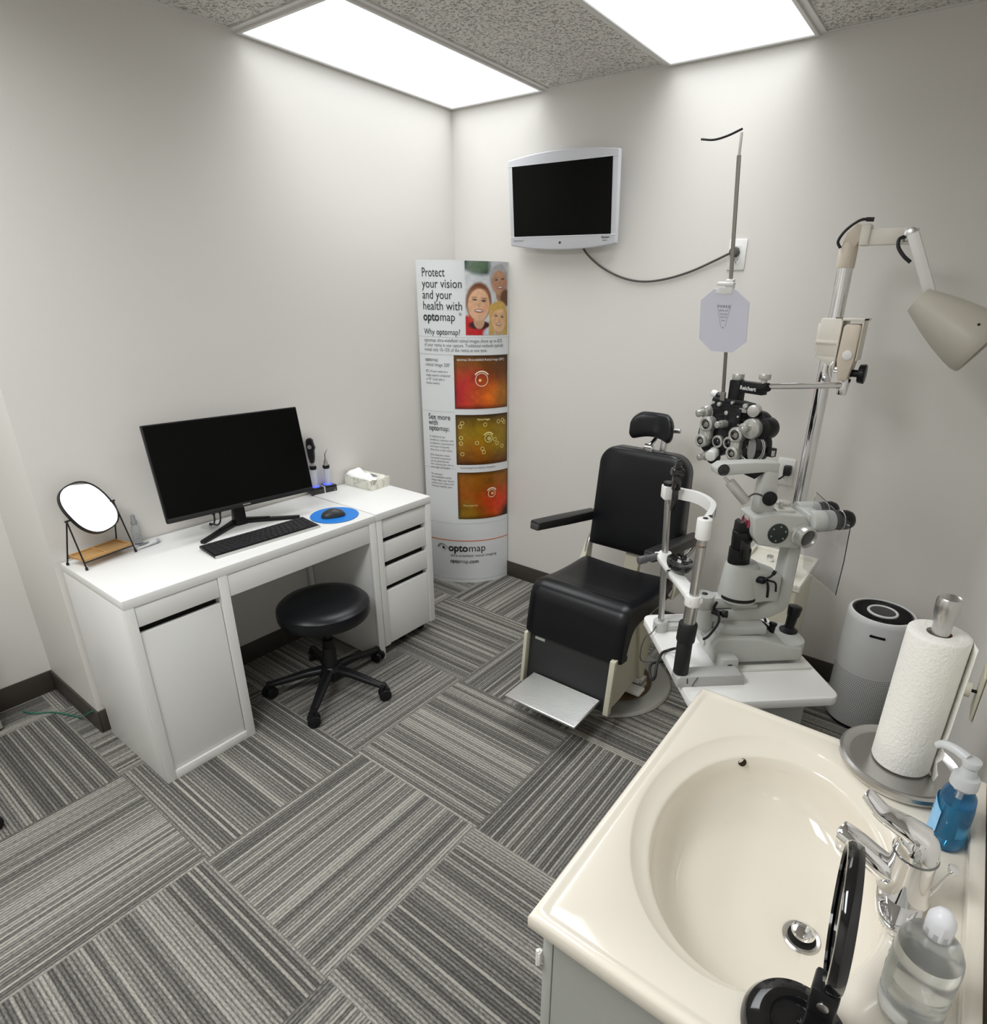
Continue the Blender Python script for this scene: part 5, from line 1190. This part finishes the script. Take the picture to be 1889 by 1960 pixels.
for k in range(1, 17):
    q = k/16; s = 1-q; rad = math.sin(s*PI/2)**.85; dep = .121*(1-(s**3.0))
    if q == 1: break
    c = (IC[0]+(DC[0]-IC[0])*q**1.3, IC[1]+(DC[1]-IC[1])*q**1.3); r = (max(.028, (IR[0]-.004)*rad), max(.028, (IR[1]-.004)*rad)); loops.append(el(c, r, Z-.025-dep))
loops.append(el(DC, (.027, .027), Z-.025-.123)); loops.append(el(DC, (.020, .020), Z-.025-.127))
t = BM(); VL = [[t.verts.new(p) for p in lp] for lp in loops]
for A, B_ in zip(VL[:-1], VL[1:]):
    for i in range(N): t.faces.new((A[i], A[(i+1) % N], B_[(i+1) % N], B_[i]))
t.faces.new(VL[-1])
obj('basin_top', t, counter_m, sk, angle=50)
obj('backsplash', box(BM(), 2.7095, 2.7315, -2.318, -1.644, Z-.002, Z+.026, .004), counter_m, sk)
b = BM(); M = Matrix.Translation((2.346, -1.788, Z-.033)) @ Matrix.Rotation(math.radians(33), 4, 'Z') @ Matrix.Rotation(math.radians(66), 4, 'X'); lathe(b, [(.0080, -.008), (.0080, .0025), (.0072, .003), (.0068, .001), (0, .0005)], 28, M); obj('overflow_hole', b, mat('overflow_dark', (.03, .012, .006), .6), sk)
b = lathe(BM(), [(.029, -.002), (.030, .001), (.027, .0035), (.022, .002), (.020, -.002)], 40, Matrix.Translation((DC[0], DC[1], Z-.147)), cap=False); obj('drain_flange', b, steel, sk)
b = lathe(BM(), [(.0215, -.004), (.0215, .0), (0, .0)], 32, Matrix.Translation((DC[0], DC[1], Z-.147))); obj('drain_well', b, black_matte, sk)
b = lathe(BM(), [(.008, -.004), (.008, .010), (.0175, .011), (.0185, .014), (.0165, .0175), (.010, .0195), (0, .020)], 36, Matrix.Translation((DC[0], DC[1], Z-.147))); obj('drain_stopper', b, chrome, sk)
vc = thing('vanity_cabinet', 'grey vanity cabinet under the cream sink top', 'cabinet', (2.46, -1.98, 0))
b = BM()
box(b, 2.236, 2.724, -2.300, -2.282, 0, Z-.033); box(b, 2.236, 2.724, -1.680, -1.662, 0, Z-.033); box(b, 2.706, 2.724, -2.282, -1.68, 0, Z-.033); box(b, 2.232, 2.250, -2.282, -1.68, .62, Z-.033); box(b, 2.25, 2.706, -2.282, -1.68, .08, .10); box(b, 2.29, 2.306, -2.282, -1.68, 0, .08)
obj('carcass', b, cab_m, vc)
for y0, y1 in ((-2.296, -1.983), (-1.979, -1.666)):
    d = obj('door', box(BM(), 2.214, 2.2315, y0, y1, .10, .80, .002), cab_m, vc)
    ky = -2.01 if y0 < -2.1 else -1.95
    b = BM(); cyl(b, (2.214, ky, .72), (2.190, ky, .72), .006, .012, seg=20, bev=.001); obj('knob', b, white_pl, d)
for z in (.745, .20):
    b = BM(); box(b, 2.207, 2.2135, -2.3025, -2.294, z-.014, z+.014, .001); cyl(b, (2.208, -2.300, z-.016), (2.208, -2.300, z+.016), .003, seg=12); obj('hinge', b, white_pl, vc)

# ------------------------------------------------------------------ faucet
fc = thing('faucet', 'chrome single-lever faucet at the back of the sink', 'faucet', (2.634, -1.965, Z), 0, world=False)
b = BM(); t = BM()
for k, (sc, z) in enumerate(((1, 0), (1, .006), (.97, .011), (.80, .015))): pass
prism(b, [(.031*math.cos(a)*(1 if True else 1)-.002, .080*math.copysign(abs(math.sin(a))**.8, math.sin(a))) for a in [2*PI*i/48 for i in range(48)]], -.001, .013, 'z', .004, None, 3); obj('base_plate', b, chrome, fc)
b = BM(); lathe(b, [(.035, .010), (.032, .02), (.0295, .045), (.0285, .070), (.0285, .086)], 48); obj('body', b, chrome, fc)
obj('body_seam', ring(BM(), (0, 0, .087), (0, 0, 1), .0285, .0016, 48, 8), mat('dark_chrome', (.25, .25, .26), .15, 1), fc)
b = BM(); tube(b, [(-.012, 0, .036), (-.036, 0, .040), (-.066, .006, .050), (-.088, .010, .056), (-.096, .0115, .057)], lambda s: .0215-.0055*s, seg=24, up=(0, 1, 0), flat=1.1); cyl(b, (-.085, .010, .060), (-.085, .010, .033), .0155, .0140, seg=28, bev=.002); obj('spout', b, chrome, fc)
obj('aerator', cyl(BM(), (-.085, .010, .036), (-.085, .010, .028), .0125, seg=28, bev=.001), mat('aerator_steel', (.6, .6, .6), .3, 1), fc)
b = BM(); lathe(b, [(.0285, .088), (.0285, .094), (.0265, .108), (.021, .120), (.012, .127), (0, .129)], 40); tube(b, [(.004, .002, .112), (-.014, .002, .120), (-.034, .003, .124), (-.052, .005, .128), (-.066, .008, .137), (-.074, .010, .143), (-.077, .011, .144)], lambda s: .0125*(1-s)**1.6+.0072+.0022*s, seg=20, up=(0, 1, 0), flat=1.25); obj('lever', b, chrome, fc)
b = BM(); cyl(b, (.028, .002, .012), (.046, .002, .082), .0026, seg=12); cyl(b, (.0455, .002, .080), (.0475, .002, .087), .0075, .0085, seg=20, bev=.0015); obj('lift_rod', b, chrome, fc)

# ------------------------------------------------------------------ paper towel on its holder
th = thing('paper_towel_holder', 'round brushed steel paper towel holder at the far corner of the sink top', 'paper towel holder', (2.598, -1.665, Z+.003), 0, world=False)
obj('base', lathe(BM(), [(.088, 0), (.100, .002), (.1045, .010), (.103, .017), (.098, .020), (.090, .016), (.085, .012), (.06, .012), (0, .013)], 72), steel, th)
b = lathe(BM(), [(.006, .012), (.006, .302)], 20); obj('rod', b, steel, th)
b = lathe(BM(), [(.014, .290), (.0145, .308), (.015, .318), (.0185, .330), (.020, .345), (.0195, .356), (.0165, .362), (.014, .360), (0, .358)], 40); obj('finial', b, steel, th)
b = BM(); tube(b, [(.070, -.06, .012), (.085, -.068, .03), (.090, -.070, .05)], .004); obj('tension_arm', b, chrome, th)
pr_ = thing('paper_towel_roll', 'white paper towel roll standing on the steel holder', 'paper towel', (2.596, -1.663, Z+.018), 0, world=False)
RR = .0470; HT = .279; t = BM(); seg = 96; rings = []
def rollr(a): return RR+.0035*max(0, 1-abs(((a-2.05*PI+PI) % (2*PI))-PI)/1.3)
for z, k, kind in ((.001, .97, 0), (0.004, 1, 0), (HT*.2, 1, 0), (HT*.5, 1.0, 0), (HT*.8, 1, 0), (HT-.006, 1, 0), (HT-.002, .985, 0), (HT, .95, 0), (HT, .60, 0), (HT-.001, .40, 0)):
    rings.append([t.verts.new((rollr(2*PI*i/seg)*k*math.cos(2*PI*i/seg), rollr(2*PI*i/seg)*k*math.sin(2*PI*i/seg), z)) for i in range(seg)])
rings.append([t.verts.new((.0205*math.cos(2*PI*i/seg), .0205*math.sin(2*PI*i/seg), HT-.03)) for i in range(seg)]); rings.append([t.verts.new((.0205*math.cos(2*PI*i/seg), .0205*math.sin(2*PI*i/seg), .001)) for i in range(seg)])
for A, B_ in zip(rings[:-1], rings[1:]):
    for i in range(seg): t.faces.new((A[i], A[(i+1) % seg], B_[(i+1) % seg], B_[i]))
for i in range(seg): t.faces.new((rings[-1][i], rings[-1][(i+1) % seg], rings[0][(i+1) % seg], rings[0][i]))
obj('roll', t, towel_m, pr_, angle=60)
b = lathe(BM(), [(.0208, .002), (.0208, HT-.002), (.0196, HT-.002), (.0196, .002), (.0208, .002)], 40, cap=False); obj('core', b, towel_core, pr_)
t = BM(); g = []
for j in range(25):
    z = .002+(HT-.006)*j/24; row = []
    for i in range(9):
        u = i/8; a = .12+(-.34-.12)*u; r = RR+.0045+.010*u*u+(.004*math.sin(j*1.7)*u if j < 8 else 0)
        zz = z-(.018*u*u if j == 0 else 0); row.append(t.verts.new((r*math.cos(a), r*math.sin(a), max(zz, -.003))))
    g.append(row)
for A, B_ in zip(g[:-1], g[1:]):
    for i in range(8): t.faces.new((A[i], A[i+1], B_[i+1], B_[i]))
o = obj('loose_sheet', t, towel_m, pr_, angle=60); m_ = o.modifiers.new('thick', 'SOLIDIFY'); m_.thickness = .001

# ------------------------------------------------------------------ soap, saline bottle, stand mirror
so = thing('soap_dispenser', 'clear pump bottle of blue hand soap between the faucet and the paper towel', 'soap bottle', (2.680, -1.800, Z), math.radians(-4), world=False)
def oval(prof, sx, sy, seg=56):
    return lathe(BM(), prof, seg, None, True, sx, sy)
obj('bottle', oval([(.94, .0005), (1, .004), (1, .02), (.97, .070), (.88, .092), (.62, .104), (.52, .108), (.52, .114)], .027, .036), clear_soap, so)
obj('soap', oval([(.88, .003), (.945, .006), (.945, .02), (.915, .068), (.84, .084), (0, .0845)], .027, .036), soap_m, so)
t = BM(); A = []
for i in range(17):
    a = PI-.95+1.9*i/16; h0 = .5+.5*math.cos((i-8)/8*1.35)
    A.append([t.verts.new((.0276*math.cos(a), .0368*math.sin(a), z)) for z in (.052-.040*h0, .052+.026*h0)])
for p, q in zip(A[:-1], A[1:]): t.faces.new((p[0], p[1], q[1], q[0]))
lb = obj('label', t, soap_lbl, so)
b = BM(); add_text(b, 'Dial', .016, lambda x, y: (.0281*math.cos(PI+.15-(x-.0)/.033*-1-.2), .0374*math.sin(PI+.15-(x-.0)/.033*-1-.2), .055+y)); b2 = BM()
b.free()
b = BM(); t = BM(); n = 28; A = []
for i in range(n):
    q = 2*PI*i/n; a = PI+.02+.30*math.cos(q); A.append([t.verts.new((.0279*math.cos(a)*k_+0*.001, .0371*math.sin(a)*k_, .060+.0085*math.sin(q)*f_)) for k_, f_ in ((1.0, 1.0), (1.002, .80))])
for i in range(n): t.faces.new((A[i][0], A[i][1], A[(i+1) % n][1], A[(i+1) % n][0]))
_merge(b, t); obj('logo_oval', b, mat('logo_navy', (.02, .04, .18), .5), lb)
frost = mat('frosted_white', (.80, .82, .83), .35, trans=.35)
b = lathe(BM(), [(.0150, .110), (.0195, .112), (.0195, .127), (.0180, .131), (.012, .133), (.0105, .146), (.0075, .147), (.0075, .156)], 40); obj('collar', b, frost, so)
b = BM(); cyl(b, (0, 0, .150), (0, 0, .163), .012, .0135, seg=28, bev=.002); tube(b, [(-.006, .002, .160), (-.024, .010, .163), (-.040, .016, .160), (-.048, .019, .152)], lambda s: .0085-.003*s, seg=14); obj('pump_head', b, frost, so)
b = BM(); cyl(b, (0, 0, .01), (0, 0, .11), .003, seg=10); obj('dip_tube', b, frost, so)

bt = thing('water_bottle', 'clear plastic bottle of water with a white cap in front of the faucet', 'bottle', (2.659, -2.140, Z), 0, world=False)
rb_ = [(.030, .0005), (.034, .003), (.0355, .010), (.0355, .026), (.0345, .028), (.0355, .031), (.0355, .052), (.0335, .056), (.0335, .062), (.0355, .066), (.0355, .098)]
rb_ += [(.0355, .104), (.034, .114), (.029, .126), (.021, .134), (.0155, .138), (.0145, .143), (.0145, .150)]
obj('bottle_body', lathe(BM(), rb_, 64), hazy_pl, bt)
obj('water', lathe(BM(), [(.029, .0025), (.0335, .005), (.0335, .052), (.0315, .058), (.0335, .068), (.0335, .100), (.032, .110), (0, .1105)], 64), mat('water', (.97, .99, .985), .02, trans=1, ior=1.2), bt)
t = BM(); A = []
for i in range(33):
    a = PI-1.5+2.2*i/32; A.append([t.verts.new((.0360*math.cos(a), .0360*math.sin(a), z)) for z in (.034, .096)])
for p, q in zip(A[:-1], A[1:]): t.faces.new((p[0], p[1], q[1], q[0]))
lb = obj('clear_label', t, mat('label_film', (.78, .82, .80), .3, trans=.5, ior=1.1, alpha=.55), bt)
b = BM()
for k in range(11):
    z = .040+.0052*k; n = 14+(k*5) % 8
    A = [(.0364*math.cos(PI-1.45+.07*i), .0364*math.sin(PI-1.45+.07*i), z) for i in range(n)]
    tube(b, A, .00035, seg=5, n=1)
obj('fine_print', b, mat('fine_print_green', (.30, .36, .34), .5), lb)
b = lathe(BM(), [(.0145, .140), (.0152, .142), (.0152, .160), (.0140, .166), (.0105, .172), (.005, .176), (0, .177)], 9)
obj('cap', b, mat('cap_white', (.80, .81, .85), .35), bt)

vm = thing('stand_mirror', 'round black tabletop mirror seen edge-on on a domed base at the front of the sink', 'mirror', (2.552, -2.256, Z+.0005), 0, world=False)
obj('base', lathe(BM(), [(.060, 0), (.063, .002), (.063, .007), (.058, .015), (.045, .020), (.032, .021), (.026, .019), (.018, .021), (0, .022)], 72), black_gloss, vm)
b = BM(); box(b, .004, .030, .004, .046, .014, .060, .003); box(b, .002, .032, -.002, .030, .052, .096, .004); obj('hinge_bracket', b, black_pl, vm)
obj('hinge_screw', cyl(BM(), (.018, -.0015, .076), (.018, -.0045, .076), .0065, seg=20, bev=.0008), steel, vm)
MM = Matrix.Translation((.013, .050, .166)) @ rotz(math.radians(6)) @ Matrix.Rotation(math.radians(-92), 4, 'Y') @ Matrix.Scale(.75, 4)
b = lathe(BM(), [(.098, -.008), (.106, -.012), (.109, -.006), (.109, .006), (.106, .011), (.100, .012), (.098, .008)], 96, MM, cap=False); obj('mirror_rim', b, black_gloss, vm)
b = lathe(BM(), [(.0985, -.004), (.0985, .006), (0, .006)], 96, MM); obj('mirror_glass', b, mirror_m, vm)
